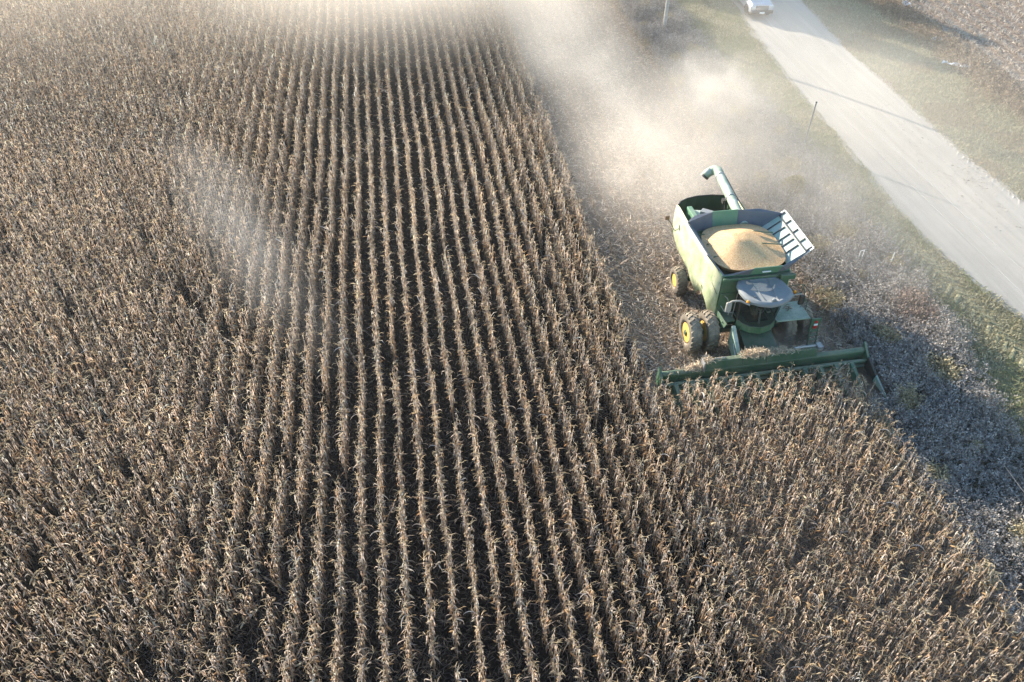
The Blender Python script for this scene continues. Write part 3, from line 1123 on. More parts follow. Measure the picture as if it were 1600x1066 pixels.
for v in (0.22, 0.38, 0.52, 0.70, 0.86):
    bar(0.04, v, 0.66, v, 0.022, 0.05)
bar(0.74, 0.02, 0.74, 0.98, 0.025, 0.05)
for v in (0.03, 0.25, 0.5, 0.75, 0.97):
    bar(0.76, v, 0.98, v, 0.025, 0.05)
mb.build('flap_rib', DARKPOST, flap)
mb = mk()
bar(0.99, 0.0, 0.99, 1.0, 0.03, 0.04)
bar(0.55, -0.01, 1.0, -0.01, 0.03, 0.04)
bar(0.55, 1.01, 1.0, 1.01, 0.03, 0.04)
mb.build('flap_edge', WHITE, flap)
# agitator rods standing in the grain
mb = mk()
mb.tube([(1.75, 28.25, 4.30), (1.25, 28.3, 4.36), (0.75, 28.28, 4.46)], 0.03, 6)
mb.tube([(1.72, 29.25, 4.30), (1.2, 29.25, 4.38), (0.7, 29.25, 4.50)], 0.03, 6)
mb.build('support_rod', GREEN, comb)
# fabric corners
mb = mk()
mb.slab([(-1.60, 30.2, 3.93), (-2.22, 30.25, 4.59), (-1.75, 30.62, 4.68), (-0.84, 30.71, 4.74), (-0.80, 30.40, 3.88), (-1.45, 30.36, 3.88)], (0, 0.03, 0))
mb.build('tank_fabric', FABRIC, comb)
mb = mk()
mb.slab([(0.42, 30.40, 3.88), (0.46, 30.71, 4.74), (1.6, 30.78, 4.66), (2.70, 30.52, 4.46), (1.62, 30.28, 3.9)], (0, 0.03, 0))
mb.build('tank_fabric', FABRIC, comb)
mb = mk()
mb.slab([(-1.58, 27.2, 3.98), (-2.18, 27.45, 4.70), (-1.62, 26.72, 4.0), (-1.2, 26.60, 4.10), (-0.32, 26.50, 4.44), (-0.36, 26.70, 3.97), (-1.5, 26.76, 3.99)], (0, -0.03, 0))
mb.build('tank_fabric', FABRIC, comb)
mb = mk()
mb.slab([(0.98, 26.70, 3.97), (1.02, 26.50, 4.44), (1.7, 26.72, 4.42), (2.70, 27.40, 4.53), (1.62, 27.12, 3.96), (1.4, 26.76, 3.97)], (0, -0.03, 0))
mb.build('tank_fabric', FABRIC, comb)
# tank inner wall, closed below by the body
mb = mk()
for a, b_ in (((-1.58, 26.8), (1.58, 26.8)), ((1.58, 26.8), (1.58, 30.3)), ((1.58, 30.3), (-1.58, 30.3)), ((-1.58, 30.3), (-1.58, 26.8))):
    d = Vector((b_[0] - a[0], b_[1] - a[1], 0)).normalized()
    nn_ = Vector((d.y, -d.x, 0)) * 0.02
    mb.slab([(*a, 3.70), (*b_, 3.70), (*b_, 4.0), (*a, 4.0)], tuple(nn_))
mb.build('tank_wall', TANKIN, comb)

# engine deck and rear hood
mb = mk()
mb.box(-1.50, 1.50, 30.48, 33.2, 2.35, 2.42)
mb.slab([(-0.94, 30.55, 3.58), (-0.94, 32.9, 3.50), (0.0, 32.7, 3.46), (0.85, 31.9, 3.50), (0.85, 30.55, 3.58)], (0, 0, -0.08))
mb.build('engine_deck', FLAP, comb, 0.01)
mb = mk()
mb.slab([(-1.22, 30.5, 3.78), (-0.96, 30.5, 3.78), (-0.96, 33.0, 3.66), (-1.22, 33.0, 3.66)], (0, 0, -1.0))
mb.build('engine_cover', TANKIN, comb, 0.02)
mb = mk()
mb.slab([(-0.75, 32.35, 3.50), (-0.52, 32.62, 3.50), (0.25, 32.05, 3.50), (0.02, 31.78, 3.50)], (0, 0, 0.24))
mb.tube([(-0.6, 32.3, 2.6), (-0.6, 32.3, 3.3)], 0.16, 14)
mb.tube([(0.5, 32.7, 2.7), (1.15, 32.7, 2.7)], 0.26, 14)
mb.build('air_intake', STEEL, comb, 0.01)
mb = mk()
mb.box(-0.7, 1.25, 31.2, 32.9, 2.42, 2.62)
mb.box(0.55, 1.1, 30.7, 31.2, 2.42, 3.1)
mb.build('engine_block', BLACK, comb, 0.02)
mb = mk()
arc_ = [(-1.60, 33.30), (-1.45, 33.52), (-1.0, 33.78), (-0.4, 33.92), (0.4, 33.92), (1.0, 33.78), (1.45, 33.52), (1.60, 33.30)]
for (xa, ya), (xb, yb) in zip(arc_[:-1], arc_[1:]):
    mb.slab([(xa, ya, 1.9), (xb, yb, 1.9), (xb * .98, yb - .06, 3.62), (xa * .98, ya - .06, 3.62)], (0, 0.05, 0))
mb.slab([(-1.2, 33.72, 1.9), (1.2, 33.72, 1.9), (1.3, 34.3, 1.25), (-1.3, 34.3, 1.25)], (0, 0.05, 0))
mb.build('rear_hood', GREEN_DARK, comb)
mb = mk()
for (xa, ya), (xb, yb) in zip(arc_[:-1], arc_[1:]):
    mb.tube([(xa * .98, ya - .04, 3.64), (xb * .98, yb - .04, 3.64)], 0.045, 6)
mb.build('hood_rim', BLACK, comb)

# unloading auger folded back along the machine, spout bent to its right
mb = mk()
mb.tube([(0.78, 30.4, 3.98), (0.86, 31.5, 4.06), (1.08, 35.0, 4.22)], 0.235, 20)
aug = mb.build('unloading_auger', GREEN_AUGER, comb, 0, smooth=True)
mb = mk()
mb.tube([(1.09, 34.95, 4.22), (1.10, 35.22, 4.23), (0.98, 35.42, 4.2), (0.78, 35.46, 4.10)], [0.245, 0.26, 0.25, 0.23], 20)
mb.build('spout_elbow', GREEN_AUGER, aug, 0, smooth=True)
mb = mk()
mb.tube([(0.84, 35.46, 4.14), (0.62, 35.44, 3.98), (0.50, 35.42, 3.84)], [0.24, 0.235, 0.22], 16, cap=False)
o = mb.build('spout_boot', GREEN_AUGER, aug, 0, smooth=True)
md = o.modifiers.new('solid', 'SOLIDIFY')
md.thickness = 0.02
mb = mk()
mb.tube([(0.55, 35.43, 3.90), (0.47, 35.415, 3.80)], 0.235, 16)
mb.build('spout_lip', BLACK, aug)
mb = mk()
for yy_ in (31.35, 32.75, 34.7):
    t_ = (yy_ - 31.5) / 3.5
    xx_, zz_ = 0.86 + 0.22 * t_, 4.06 + 0.16 * t_
    mb.tube([(xx_ - .002, yy_ - .04, zz_), (xx_ + .002, yy_ + .04, zz_)], 0.262, 20)
mb.build('auger_flange', STEEL, aug, 0.005)
mb = mk()
mb.tube([(0.90, 32.7, 4.15), (0.62, 32.72, 4.02), (0.58, 32.5, 3.8), (0.55, 32.2, 3.0)], 0.03, 6)
mb.box(0.50, 0.72, 32.62, 32.86, 3.86, 4.08)
mb.tube([(1.28, 31.0, 4.0), (1.3, 33.0, 4.1), (1.34, 34.8, 4.22)], 0.022, 6)
mb.build('hydraulic_line', BLACK, aug)
mb = mk()
mb.box(0.80, 1.16, 32.6, 32.66, 3.55, 3.98)
mb.box(0.95, 1.05, 32.55, 32.7, 2.4, 3.6)
mb.build('auger_saddle', GREEN, comb, 0.01)

# cab
RZ = 3.78
roof_out = [(-0.92, 26.60), (-1.10, 26.25), (-1.14, 25.8), (-1.06, 25.3), (-0.88, 25.0), (-0.52, 24.78), (-0.05, 24.64), (0.4, 24.70), (0.88, 24.95), (1.2, 25.25), (1.24, 25.6), (1.12, 26.2), (0.95, 26.60)]
cx0, cy0 = 0.02, 25.75


def ring(f, z):
    return [(cx0 + (x - cx0) * f, cy0 + (y - cy0) * f, z) for x, y in roof_out]


mb = mk()
rs = [ring(0.93, RZ - 0.20), ring(1.0, RZ - 0.12), ring(0.985, RZ - 0.02), ring(0.90, RZ + 0.045), ring(0.82, RZ + 0.05), ring(0.78, RZ + 0.02), ring(0.4, RZ + 0.035)]
n_ = len(roof_out)
vs_ = [p for r_ in rs for p in r_]
fs_ = [(i * n_ + j, i * n_ + (j + 1) % n_, (i + 1) * n_ + (j + 1) % n_, (i + 1) * n_ + j) for i in range(len(rs) - 1) for j in range(n_)]
fs_.append(tuple((len(rs) - 1) * n_ + j for j in range(n_)))
fs_.append(tuple(reversed(range(n_))))
mb.add(vs_, fs_)
roof = mb.build('cab_roof', ROOF, comb, 0, smooth=True)
mb = mk()
for xa in (-0.42, 0.42):
    mb.slab([(xa - .015, 26.45, RZ + .045), (xa + .015, 26.45, RZ + .045), (xa * 0.7 + .015, 25.0, RZ + .055), (xa * 0.7 - .015, 25.0, RZ + .055)], (0, 0, 0.018))
mb.box(-0.05, 0.22, 24.83, 24.95, RZ + 0.03, RZ + 0.075)
mb.build('roof_ridge', ROOF, roof, 0.005)
mb = mk()
mb.ball((0.1, 24.9, RZ + 0.10), (0.10, 0.08, 0.05), 10)
mb.ball((-0.62, 25.28, RZ + 0.07), (0.06, 0.05, 0.035), 8)
mb.build('antenna_dome', ROOF, roof, 0, smooth=True)
# chaff lying in the hollow of the roof: a thin uneven sheet with swept arms
dp = [(-0.60, 26.42), (-0.66, 26.30), (-0.60, 26.18), (-0.44, 26.16), (-0.33, 26.12), (-0.42, 26.0), (-0.52, 25.88), (-0.64, 25.78), (-0.42, 25.70), (-0.18, 25.62), (0.02, 25.58), (0.22, 25.60), (0.40, 25.68), (0.52, 25.82), (0.60, 25.98), (0.56, 26.0), (0.46, 25.86), (0.34, 25.76), (0.20, 25.76), (0.10, 25.84), (0.24, 25.98), (0.20, 26.1), (0.08, 26.12), (-0.02, 26.2), (-0.2, 26.18), (-0.36, 26.24), (-0.5, 26.26), (-0.53, 26.34)]
mb = mk()
mb.slab([(x, y, RZ + 0.034) for x, y in dp], (0, 0, 0.022))
mb.build('chaff_patch', CHAFF, roof)

# windscreen: a curved wall of glass from sill to roof
bot = [(-0.86, 26.45), (-0.86, 25.85), (-0.74, 25.55), (-0.48, 25.30), (-0.02, 25.16), (0.46, 25.28), (0.76, 25.52), (0.90, 25.85), (0.90, 26.45)]
top = [(-0.92, 26.45), (-0.98, 25.85), (-0.88, 25.45), (-0.56, 25.12), (0.0, 24.98), (0.56, 25.1), (0.92, 25.42), (1.02, 25.85), (0.96, 26.45)]
mb = mk()
vs_ = [(x, y, 2.08) for x, y in bot] + [((a[0] + c[0]) / 2, (a[1] + c[1]) / 2 - 0.03, 2.85) for a, c in zip(bot, top)] + [(x, y, RZ - 0.19) for x, y in top]
k_ = len(bot)
fs_ = [(r_ * k_ + i, r_ * k_ + i + 1, (r_ + 1) * k_ + i + 1, (r_ + 1) * k_ + i) for r_ in (0, 1) for i in range(k_ - 1)]
mb.add(vs_, fs_)
mb.build('cab_window', GLASS, comb, 0, smooth=True)
mb = mk()
for i in (1, 7):
    mb.tube([(*bot[i], 2.06), ((bot[i][0] + top[i][0]) / 2, (bot[i][1] + top[i][1]) / 2 - .03, 2.85), (*top[i], RZ - .18)], 0.045, 8)
mb.build('cab_pillar', BLACK, comb)
mb = mk()
sill = [(x * 1.06, cy0 + (y - cy0) * 1.10, 0) for x, y in bot]
for a, c in zip(sill[:-1], sill[1:]):
    mb.slab([(a[0], a[1], 1.72), (c[0], c[1], 1.72), (c[0], c[1], 2.08), (a[0], a[1], 2.08)], (0, 0.05, 0))
mb.slab([(x, y, 2.0) for x, y, _ in sill], (0, 0, 0.05))
mb.build('cab_sill', GREEN, comb, 0.01)
mb = mk()
mb.box(-0.84, 0.90, 26.40, 26.48, 2.05, RZ - .2)
mb.box(-0.5, 0.5, 25.6, 26.3, 2.05, 2.1)
mb.build('cab_rear_wall', BLACK, comb)
mb = mk()
mb.box(-0.26, 0.26, 25.85, 26.30, 2.42, 2.56)
mb.hexa([(-0.26, 26.22, 2.52), (0.26, 26.22, 2.52), (0.26, 26.34, 2.52), (-0.26, 26.34, 2.52), (-0.22, 26.30, 3.2), (0.22, 26.30, 3.2), (0.22, 26.38, 3.2), (-0.22, 26.38, 3.2)])
mb.box(-0.15, 0.15, 26.0, 26.2, 2.08, 2.42)
mb.build('driver_seat', SEAT, comb, 0.04)
mb = mk()
mb.tube([(0.0, 25.45, 2.05), (0.0, 25.6, 2.75)], 0.045, 8)
mb.tube([(0.19 * math.cos(a), 25.62 + 0.08 * math.sin(a), 2.78 + 0.17 * math.sin(a)) for a in np.linspace(0, 2 * math.pi, 17)], 0.016, 6)
mb.box(0.36, 0.52, 25.6, 26.2, 2.5, 2.62)
mb.build('steering_column', GREY_DECK, comb)
# wiper
mb = mk()
mb.tube([(-0.70, 25.36, 3.35), (-0.42, 25.2, 2.7)], 0.014, 6)
mb.build('wiper', BLACK, comb)

# mirrors, warning lights
for s, pts, cen in ((-1, [(-0.92, 25.0, 3.62), (-1.3, 25.22, 3.72), (-1.62, 25.28, 3.70), (-1.72, 25.3, 3.6)], (-1.74, 25.3, 3.36)),
                    (1, [(1.05, 25.3, 3.62), (1.35, 25.32, 3.7), (1.62, 25.34, 3.68)], (1.68, 25.34, 3.34))):
    mb = mk()
    mb.tube(pts, 0.045 if s < 0 else 0.03, 8)
    arm = mb.build('mirror_arm', GREY_DECK, comb, 0, smooth=True)
    mb = mk()
    mb.box(cen[0] - .13, cen[0] + .13, cen[1] - .07, cen[1] + .07, cen[2] - .26, cen[2] + .26)
    mb.build('mirror', BLACK if s > 0 else GREY_DECK, arm, 0.05)
for x_, y_, z_ in ((-0.98, 25.12, 3.70), (1.36, 25.52, 3.68)):
    mb = mk()
    mb.ball((x_, y_, z_), (0.075, 0.075, 0.085), 12)
    lamp = mb.build('warning_light', AMBER, comb, 0, smooth=True)
    mb = mk()
    mb.tube([(x_, y_, z_ - .16), (x_, y_, z_ - .06)], 0.05, 8)
    mb.tube([(x_ * 0.75, y_ + .1, z_ - .12), (x_, y_, z_ - .13)], 0.02, 6)
    mb.build('lamp_bracket', BLACK, lamp)
mb = mk()
mb.tube([(-1.60, 33.0, 2.2), (-1.75, 32.9, 2.35), (-2.02, 32.9, 2.85), (-2.16, 32.95, 3.0)], 0.022, 6)
mb.build('lamp_stalk', BLACK, comb)
mb = mk()
mb.box(-2.30, -2.08, 32.9, 33.02, 2.98, 3.22)
mb.build('marker_lamp', paint('brown_lens', (0.10, 0.035, 0.02), 0.3, 0.4), comb, 0.03)

# handrail and steps in the corner beside the cab
mb = mk()
mb.tube([(-1.42, 26.5, 3.0), (-1.30, 26.4, 2.9), (-1.15, 26.25, 2.5), (-1.2, 26.2, 2.1)], 0.022, 6)
mb.tube([(-1.52, 26.48, 2.45), (-1.35, 26.3, 2.2), (-1.0, 26.2, 2.2)], 0.02, 6)
mb.tube([(-0.95, 26.25, 3.3), (-0.98, 26.2, 1.95)], 0.02, 6)
mb.build('handrail', STEEL, comb)
mb = mk()
mb.box(-1.55, -0.9, 25.95, 26.6, 1.86, 1.92)
mb.slab([(-1.62, 26.6, 1.3), (-1.5, 25.75, 1.7), (-1.42, 25.7, 1.95), (-1.6, 26.6, 2.15)], (0.05, 0, 0))
mb.build('front_step', GREEN, comb, 0.01)

# service platform with folding ladder on the machine's left
mb = mk()
mb.box(0.98, 2.62, 25.62, 26.9, 1.84, 1.90)
for k in range(9):
    mb.box(1.02, 2.58, 25.66 + k * 0.135, 25.70 + k * 0.135, 1.902, 1.915)
mb.build('platform', GREEN_AUGER, comb, 0.008)
mb = mk()
for x_ in (1.0, 1.8, 2.6):
    mb.tube([(x_, 26.88, 1.88), (x_, 26.88, 2.9)], 0.02, 6)
mb.tube([(1.0, 26.88, 2.9), (2.6, 26.88, 2.9)], 0.02, 6)
mb.tube([(1.0, 26.88, 2.4), (2.6, 26.88, 2.4)], 0.018, 6)
mb.tube([(2.6, 26.88, 2.9), (2.62, 26.3, 2.9), (2.62, 26.2, 1.9)], 0.02, 6)
mb.tube([(2.05, 25.6, 3.02), (2.3, 26.3, 3.1), (2.5, 26.85, 2.95)], 0.03, 6)
mb.build('platform_rail', GREEN_DARK, comb)
mb = mk()
for x_ in (2.62, 3.02):
    mb.slab([(x_, 25.50, 1.95), (x_, 25.60, 1.95), (x_, 25.30, 0.45), (x_, 25.20, 0.45)], (0.03, 0, 0))
for k in range(6):
    z_ = 0.55 + k * 0.25
    mb.box(2.64, 3.03, 25.22 + k * .05, 25.36 + k * .05, z_, z_ + 0.03)
mb.box(2.60, 3.06, 25.42, 25.48, 1.2, 2.0)
mb.build('ladder', GREEN, comb)
mb = mk()
mb.box(2.74, 2.92, 25.37, 25.40, 1.45, 1.62)
mb.build('reflector', RED, comb)
mb = mk()
mb.box(2.74, 2.92, 25.37, 25.40, 1.63, 1.72)
mb.build('reflector', WHITE, comb)
mb = mk()
mb.box(2.76, 2.90, 25.38, 25.41, 1.76, 1.88)
mb.build('reflector', RED, comb)


# wheels
def wheel(xc, yc, r, w, outside, rim_r, dual=False):
    mb = mk()
    h = w / 2
    mb.lathe_x([(-h * .78, rim_r), (-h * .98, rim_r + .1 * r), (-h, r * .72), (-h * .92, r * .88), (-h * .62, r * .945), (0, r * .955), (h * .62, r * .945), (h * .92, r * .88), (h, r * .72), (h * .98, rim_r + .1 * r), (h * .78, rim_r)], (xc, yc, r), 40)
    nl = 22
    for s in (-1, 1):
        for k in range(nl):
            a0 = 2 * math.pi * (k + (0.5 if s > 0 else 0)) / nl
            vs_ = []
            for rr in (0.93, 1.0):
                for (xf, da) in ((0.03, 0.0), (0.98, 0.20)):
                    for dd in (-0.045, 0.045):
                        rad = r * rr - (0.05 * r if xf > .5 else 0)
                        a = a0 + da + dd * (1.0 if rr < .95 else 0.7)
                        vs_.append((xc + s * h * xf, yc + rad * math.cos(a), r + rad * math.sin(a)))
            mb.hexa([vs_[0], vs_[2], vs_[3], vs_[1], vs_[4], vs_[6], vs_[7], vs_[5]])
    t = mb.build('wheel', RUBBER, comb, 0.008, smooth=False)
    mb = mk()
    o_ = outside
    mb.lathe_x([(o_ * h * .80, rim_r + .012), (o_ * h * .80, rim_r * .93), (o_ * h * .1, rim_r * .86), (o_ * h * .02, rim_r * .5), (o_ * h * .1, rim_r * .28), (o_ * h * .3, rim_r * .22), (o_ * h * .3, 0.0)], (xc, yc, r), 32)
    rim = mb.build('rim', YELLOW, t, 0, smooth=True)
    mb = mk()
    for k in range(8):
        a = 2 * math.pi * k / 8
        y_, z_ = yc + rim_r * .4 * math.cos(a), r + rim_r * .4 * math.sin(a)
        mb.tube([(xc + o_ * h * .0, y_, z_), (xc + o_ * h * .16, y_, z_)], 0.022, 6)
    mb.build('wheel_bolts', STEEL, t)


for s in (-1, 1):
    wheel(s * 2.72, 26.5, 0.98, 0.56, s, 0.52)
    wheel(s * 1.88, 26.5, 0.98, 0.56, s, 0.52)
    wheel(s * 1.95, 30.73, 0.75, 0.56, s, 0.36)

# feeder house
mb = mk()
mb.hexa([(-0.75, 24.25, 0.55), (0.75, 24.25, 0.55), (0.75, 26.4, 1.0), (-0.75, 26.4, 1.0), (-0.75, 24.25, 1.15), (0.75, 24.25, 1.15), (0.75, 26.4, 1.78), (-0.75, 26.4, 1.78)])
mb.build('feeder_house', GREEN_DARK, comb, 0.03)
mb = mk()
mb.hexa([(-1.22, 24.5, 0.5), (-1.02, 24.5, 0.5), (-1.02, 25.6, 0.9), (-1.22, 25.6, 0.9), (-1.22, 24.5, 1.2), (-1.02, 24.5, 1.2), (-1.02, 25.6, 1.95), (-1.22, 25.6, 1.95)])
mb.build('feeder_guard', GREEN_AUGER, comb, 0.03)
mb = mk()
mb.tube([(-0.86, 25.9, 1.2), (-0.86, 24.6, 0.7)], 0.05, 8)
mb.tube([(0.86, 25.9, 1.2), (0.86, 24.6, 0.7)], 0.05, 8)
mb.tube([(-0.95, 25.6, 1.75), (-1.25, 24.9, 1.3), (-1.3, 24.4, 1.1)], 0.025, 6)
mb.build('lift_cylinder', STEEL, comb)

# header: back beam, raised covers, gathering deck, dividers and snouts
HRZ = R(1.2)


def hd():
    return MB(OFF, HRZ, (0.0, 24.1))


HX0, HX1 = -4.95, 4.88
mb = hd()
mb.tube([(HX0, 24.12, 0.86), (HX1, 24.12, 0.86)], 0.15, 16)
mb.box(HX0 + .05, HX1 - .05, 24.0, 24.26, 0.30, 0.80)
mb.box(HX0 + .05, HX1 - .05, 23.55, 24.0, 0.34, 0.40)
mb.tube([(HX0, 23.72, 0.58), (HX1, 23.72, 0.58)], 0.10, 12)
header = mb.build('corn_header', GREEN, comb, 0.012, smooth=False)
mb = hd()
mb.hexa([(-2.95, 23.98, 0.95), (-1.15, 23.98, 0.95), (-1.15, 24.32, 0.95), (-2.95, 24.32, 0.95), (-2.92, 24.05, 1.38), (-1.15, 24.05, 1.38), (-1.15, 24.28, 1.38), (-2.92, 24.28, 1.38)])
mb.hexa([(-1.15, 23.98, 0.95), (0.0, 23.98, 0.95), (0.0, 24.34, 0.95), (-1.15, 24.34, 0.95), (-1.15, 24.05, 1.45), (-0.05, 24.05, 1.45), (-0.05, 24.3, 1.45), (-1.15, 24.3, 1.45)])
mb.hexa([(0.0, 23.98, 0.95), (2.45, 23.98, 0.95), (2.45, 24.32, 0.95), (0.0, 24.32, 0.95), (0.0, 24.05, 1.40), (2.40, 24.05, 1.40), (2.40, 24.28, 1.40), (0.0, 24.28, 1.40)])
mb.build('header_cover', GREEN, header, 0.02)
mb = hd()
mb.tube([(1.35, 24.2, 1.46), (2.35, 24.2, 1.46)], 0.055, 10)
mb.tube([(2.35, 24.2, 1.46), (2.6, 24.2, 1.44)], 0.028, 8)
mb.tube([(-2.9, 24.18, 1.42), (-1.9, 24.18, 1.42)], 0.03, 8)
mb.box(-2.98, -2.9, 23.95, 24.34, 0.9, 1.4)
mb.box(2.42, 2.66, 24.0, 24.34, 1.3, 1.5)
mb.build('hydraulic_cylinder', STEEL, header, 0.005)
for s, xe in ((-1, HX0), (1, HX1)):
    mb = hd()
    x0, x1 = xe - .06, xe + .06
    mb.hexa([(x0, 23.4, .3), (x1, 23.4, .3), (x1, 24.30, .3), (x0, 24.30, .3), (x0, 23.7, 0.85), (x1, 23.7, 0.85), (x1, 24.26, 1.28), (x0, 24.26, 1.28)])
    mb.build('end_plate', GREEN, header, 0.02)
    mb = hd()
    mb.hexa([(x0 - .06, 22.75, .22), (x1 + .06, 22.75, .22), (x1 + .08, 23.62, .3), (x0 - .08, 23.62, .3), (x0 + .02, 22.75, 0.52), (x1 - .02, 22.75, 0.52), (x1, 23.62, .88), (x0, 23.62, .88)])
    dv = mb.build('end_divider', BLACK, header, 0.03)
    mb = hd()
    mb.hexa([(xe - .02, 21.55, .12), (xe + .02, 21.55, .12), (x1 + .06, 22.75, .22), (x0 - .06, 22.75, .22), (xe - .02, 21.55, 0.2), (xe + .02, 21.55, 0.2), (x1 - .01, 22.75, .54), (x0 + .01, 22.75, .54)])
    mb.build('divider_tip', GREEN_AUGER if s > 0 else GREEN, dv, 0.02)
for k in range(12):
    xs_ = HX0 + 0.42 + k * 0.762 + 0.2
    mb = hd()
    mb.hexa([(xs_ - .18, 22.9, .2), (xs_ + .18, 22.9, .2), (xs_ + .2, 23.6, .3), (xs_ - .2, 23.6, .3), (xs_ - .06, 22.9, 0.5), (xs_ + .06, 22.9, 0.5), (xs_ + .1, 23.6, .72), (xs_ - .1, 23.6, .72)])
    mb.hexa([(xs_ - .02, 21.9, .1), (xs_ + .02, 21.9, .1), (xs_ + .18, 22.9, .2), (xs_ - .18, 22.9, .2), (xs_ - .02, 21.9, 0.16), (xs_ + .02, 21.9, 0.16), (xs_ + .06, 22.9, .5), (xs_ - .06, 22.9, .5)])
    mb.build('row_snout', GREEN, header, 0.02)

# grain heap
mb = MB()
nr, na = 16, 56
pk = Vector((-0.25, 28.75))
vs_, fs_ = [], []
for i in range(nr + 1):
    f = i / nr
    for j in range(na):
        a = 2 * math.pi * j / na
        ca, sa = math.cos(a), math.sin(a)
        sq = 1.0 / max(abs(ca) ** 3.2 + abs(sa) ** 3.2, 1e-6) ** (1 / 3.2)
        ex, ey = 0.0 + 1.78 * ca * sq, 28.6 + 1.80 * sa * sq
        x_ = pk.x + (ex - pk.x) * f
        y_ = pk.y + (ey - pk.y) * f
        z_ = 4.14 + 0.62 * (1 - f) ** 1.12 - 0.10 * max(0, 0.16 - f) / 0.16 + 0.018 * math.sin(7 * x_ + 3 * y_) * f * (1 - f)
        vs_.append((x_, y_, z_))
for i in range(nr):
    for j in range(na):
        if i == 0:
            fs_.append((0 + j, na + j, na + (j + 1) % na)) if j == -1 else fs_.append((j, na + j, na + (j + 1) % na, (j + 1) % na))
        else:
            fs_.append((i * na + j, (i + 1) * na + j, (i + 1) * na + (j + 1) % na, i * na + (j + 1) % na))
base_ = nr * na
low = len(vs_)
for j in range(na):
    x_, y_, z_ = vs_[base_ + j]
    vs_.append((x_ * .86, 28.6 + (y_ - 28.6) * .86, 3.78))
for j in range(na):
    fs_.append((base_ + j, low + j, low + (j + 1) % na, base_ + (j + 1) % na))
fs_.append(tuple(low + j for j in range(na)))
fs_ = [f[::-1] for f in fs_]
mb.add(vs_, fs_)
mb.off = (0, -28.6, -3.78)
gh = mb.build('grain_heap', GRAIN, None, 0, smooth=True, loc=(15.2, 28.6, 3.78))
tag(gh, 'golden heap of shelled corn kernels filling the open grain tank', 'grain heap')

# husks piled on the header
n = 3000
a_ = U(0, 1, n)
xh = np.where(a_ < .5, RNG.normal(-0.5, 0.30, n), np.where(a_ < .72, RNG.normal(-3.2, 0.35, n), RNG.normal(0.3, 0.6, n)))
topz = np.where(xh < -2.95, 1.0, 1.42)
yh = 24.16 + RNG.normal(0, 0.10, n)
zh = topz + np.abs(RNG.normal(0, 0.085, n)) * np.where(a_ < .72, 1.0, 0.4)
hp = ribbons(15.2 + xh, yh + xh * math.tan(HRZ), zh, U(0.06, 0.24, n), U(0.012, 0.035, n), U(0, 6.28, n), U(-0.2, 0.8, n), U(0, 0.7, n), cols(n, (0.40, 0.30, 0.19), (0.70, 0.56, 0.40)))
tag(link('husk_pile', np_mesh('husk_pile', *hp, STRAW)), 'pale broken husks and leaves heaped on top of the green corn header', 'husk pile', kind='stuff')

# ------------------------------------------------------------------ pickup truck on the road (local: front towards -Y)
tr = empty('pickup_truck', (31.85, 66.35, 0.10), R(-4.0))
tr.scale = (1.08, 1.08, 1.08)
tag(tr, 'silver pickup truck on the gravel road beside the verge, front end in shade', 'pickup truck')
mb = MB()
mb.hexa([(-.94, .05, .48), (.94, .05, .48), (.98, 5.5, .48), (-.98, 5.5, .48), (-.92, .0, 1.02), (.92, .0, 1.02), (.98, 5.5, 1.15), (-.98, 5.5, 1.15)])
mb.hexa([(-.90, .02, 1.0), (.90, .02, 1.0), (.92, 1.5, 1.12), (-.92, 1.5, 1.12), (-.80, .12, 1.14), (.80, .12, 1.14), (.84, 1.5, 1.26), (-.84, 1.5, 1.26)])
mb.hexa([(-.97, 3.7, 1.1), (-.85, 3.7, 1.1), (-.85, 5.5, 1.1), (-.97, 5.5, 1.1), (-.95, 3.7, 1.42), (-.86, 3.7, 1.42), (-.86, 5.5, 1.42), (-.95, 5.5, 1.42)])
mb.hexa([(.85, 3.7, 1.1), (.97, 3.7, 1.1), (.97, 5.5, 1.1), (.85, 5.5, 1.1), (.86, 3.7, 1.42), (.95, 3.7, 1.42), (.95, 5.5, 1.42), (.86, 5.5, 1.42)])
mb.build('body', CARPAINT, tr, 0.05)
mb = MB()
mb.hexa([(-.90, 1.45, 1.2), (.90, 1.45, 1.2), (.92, 3.7, 1.2), (-.92, 3.7, 1.2), (-.70, 2.1, 1.88), (.70, 2.1, 1.88), (.72, 3.55, 1.88), (-.72, 3.55, 1.88)])
mb.build('cabin', CARPAINT, tr, 0.05)
mb = MB()
mb.slab([(-.78, 1.52, 1.28), (.78, 1.52, 1.28), (.66, 2.07, 1.83), (-.66, 2.07, 1.83)], (0, -.012, .012))
for s in (-1, 1):
    mb.slab([(s * .915, 1.75, 1.28), (s * .925, 3.5, 1.28), (s * .75, 3.4, 1.80), (s * .745, 2.15, 1.80)], (s * .012, 0, 0.004))
mb.build('window', CARGLASS, tr)
mb = MB()
mb.box(-.52, .52, -.045, .03, .68, 1.04)
mb.build('grille', CARBLACK, tr, 0.02)
mb = MB()
for z_ in (.74, .84, .94):
    mb.box(-.50, .50, -.065, -.047, z_, z_ + .035)
mb.box(-.54, .54, -.06, -.03, 1.035, 1.075)
mb.build('grille_bar', CHROME, tr)
for s in (-1, 1):
    mb = MB()
    mb.hexa([(s * .56, -.04, .80), (s * .86, .02, .80), (s * .92, .25, .82), (s * .56, .1, .80), (s * .56, -.03, 1.04), (s * .86, .03, 1.04), (s * .91, .25, 1.04), (s * .56, .1, 1.04)])
    mb.build('headlight', LAMPGLASS, tr, 0.02)
    mb = MB()
    mb.box(s * 1.0 - .10, s * 1.0 + .10, 1.62, 1.74, 1.26, 1.46)
    mb.build('wing_mirror', CARPAINT, tr, 0.03)
mb = MB()
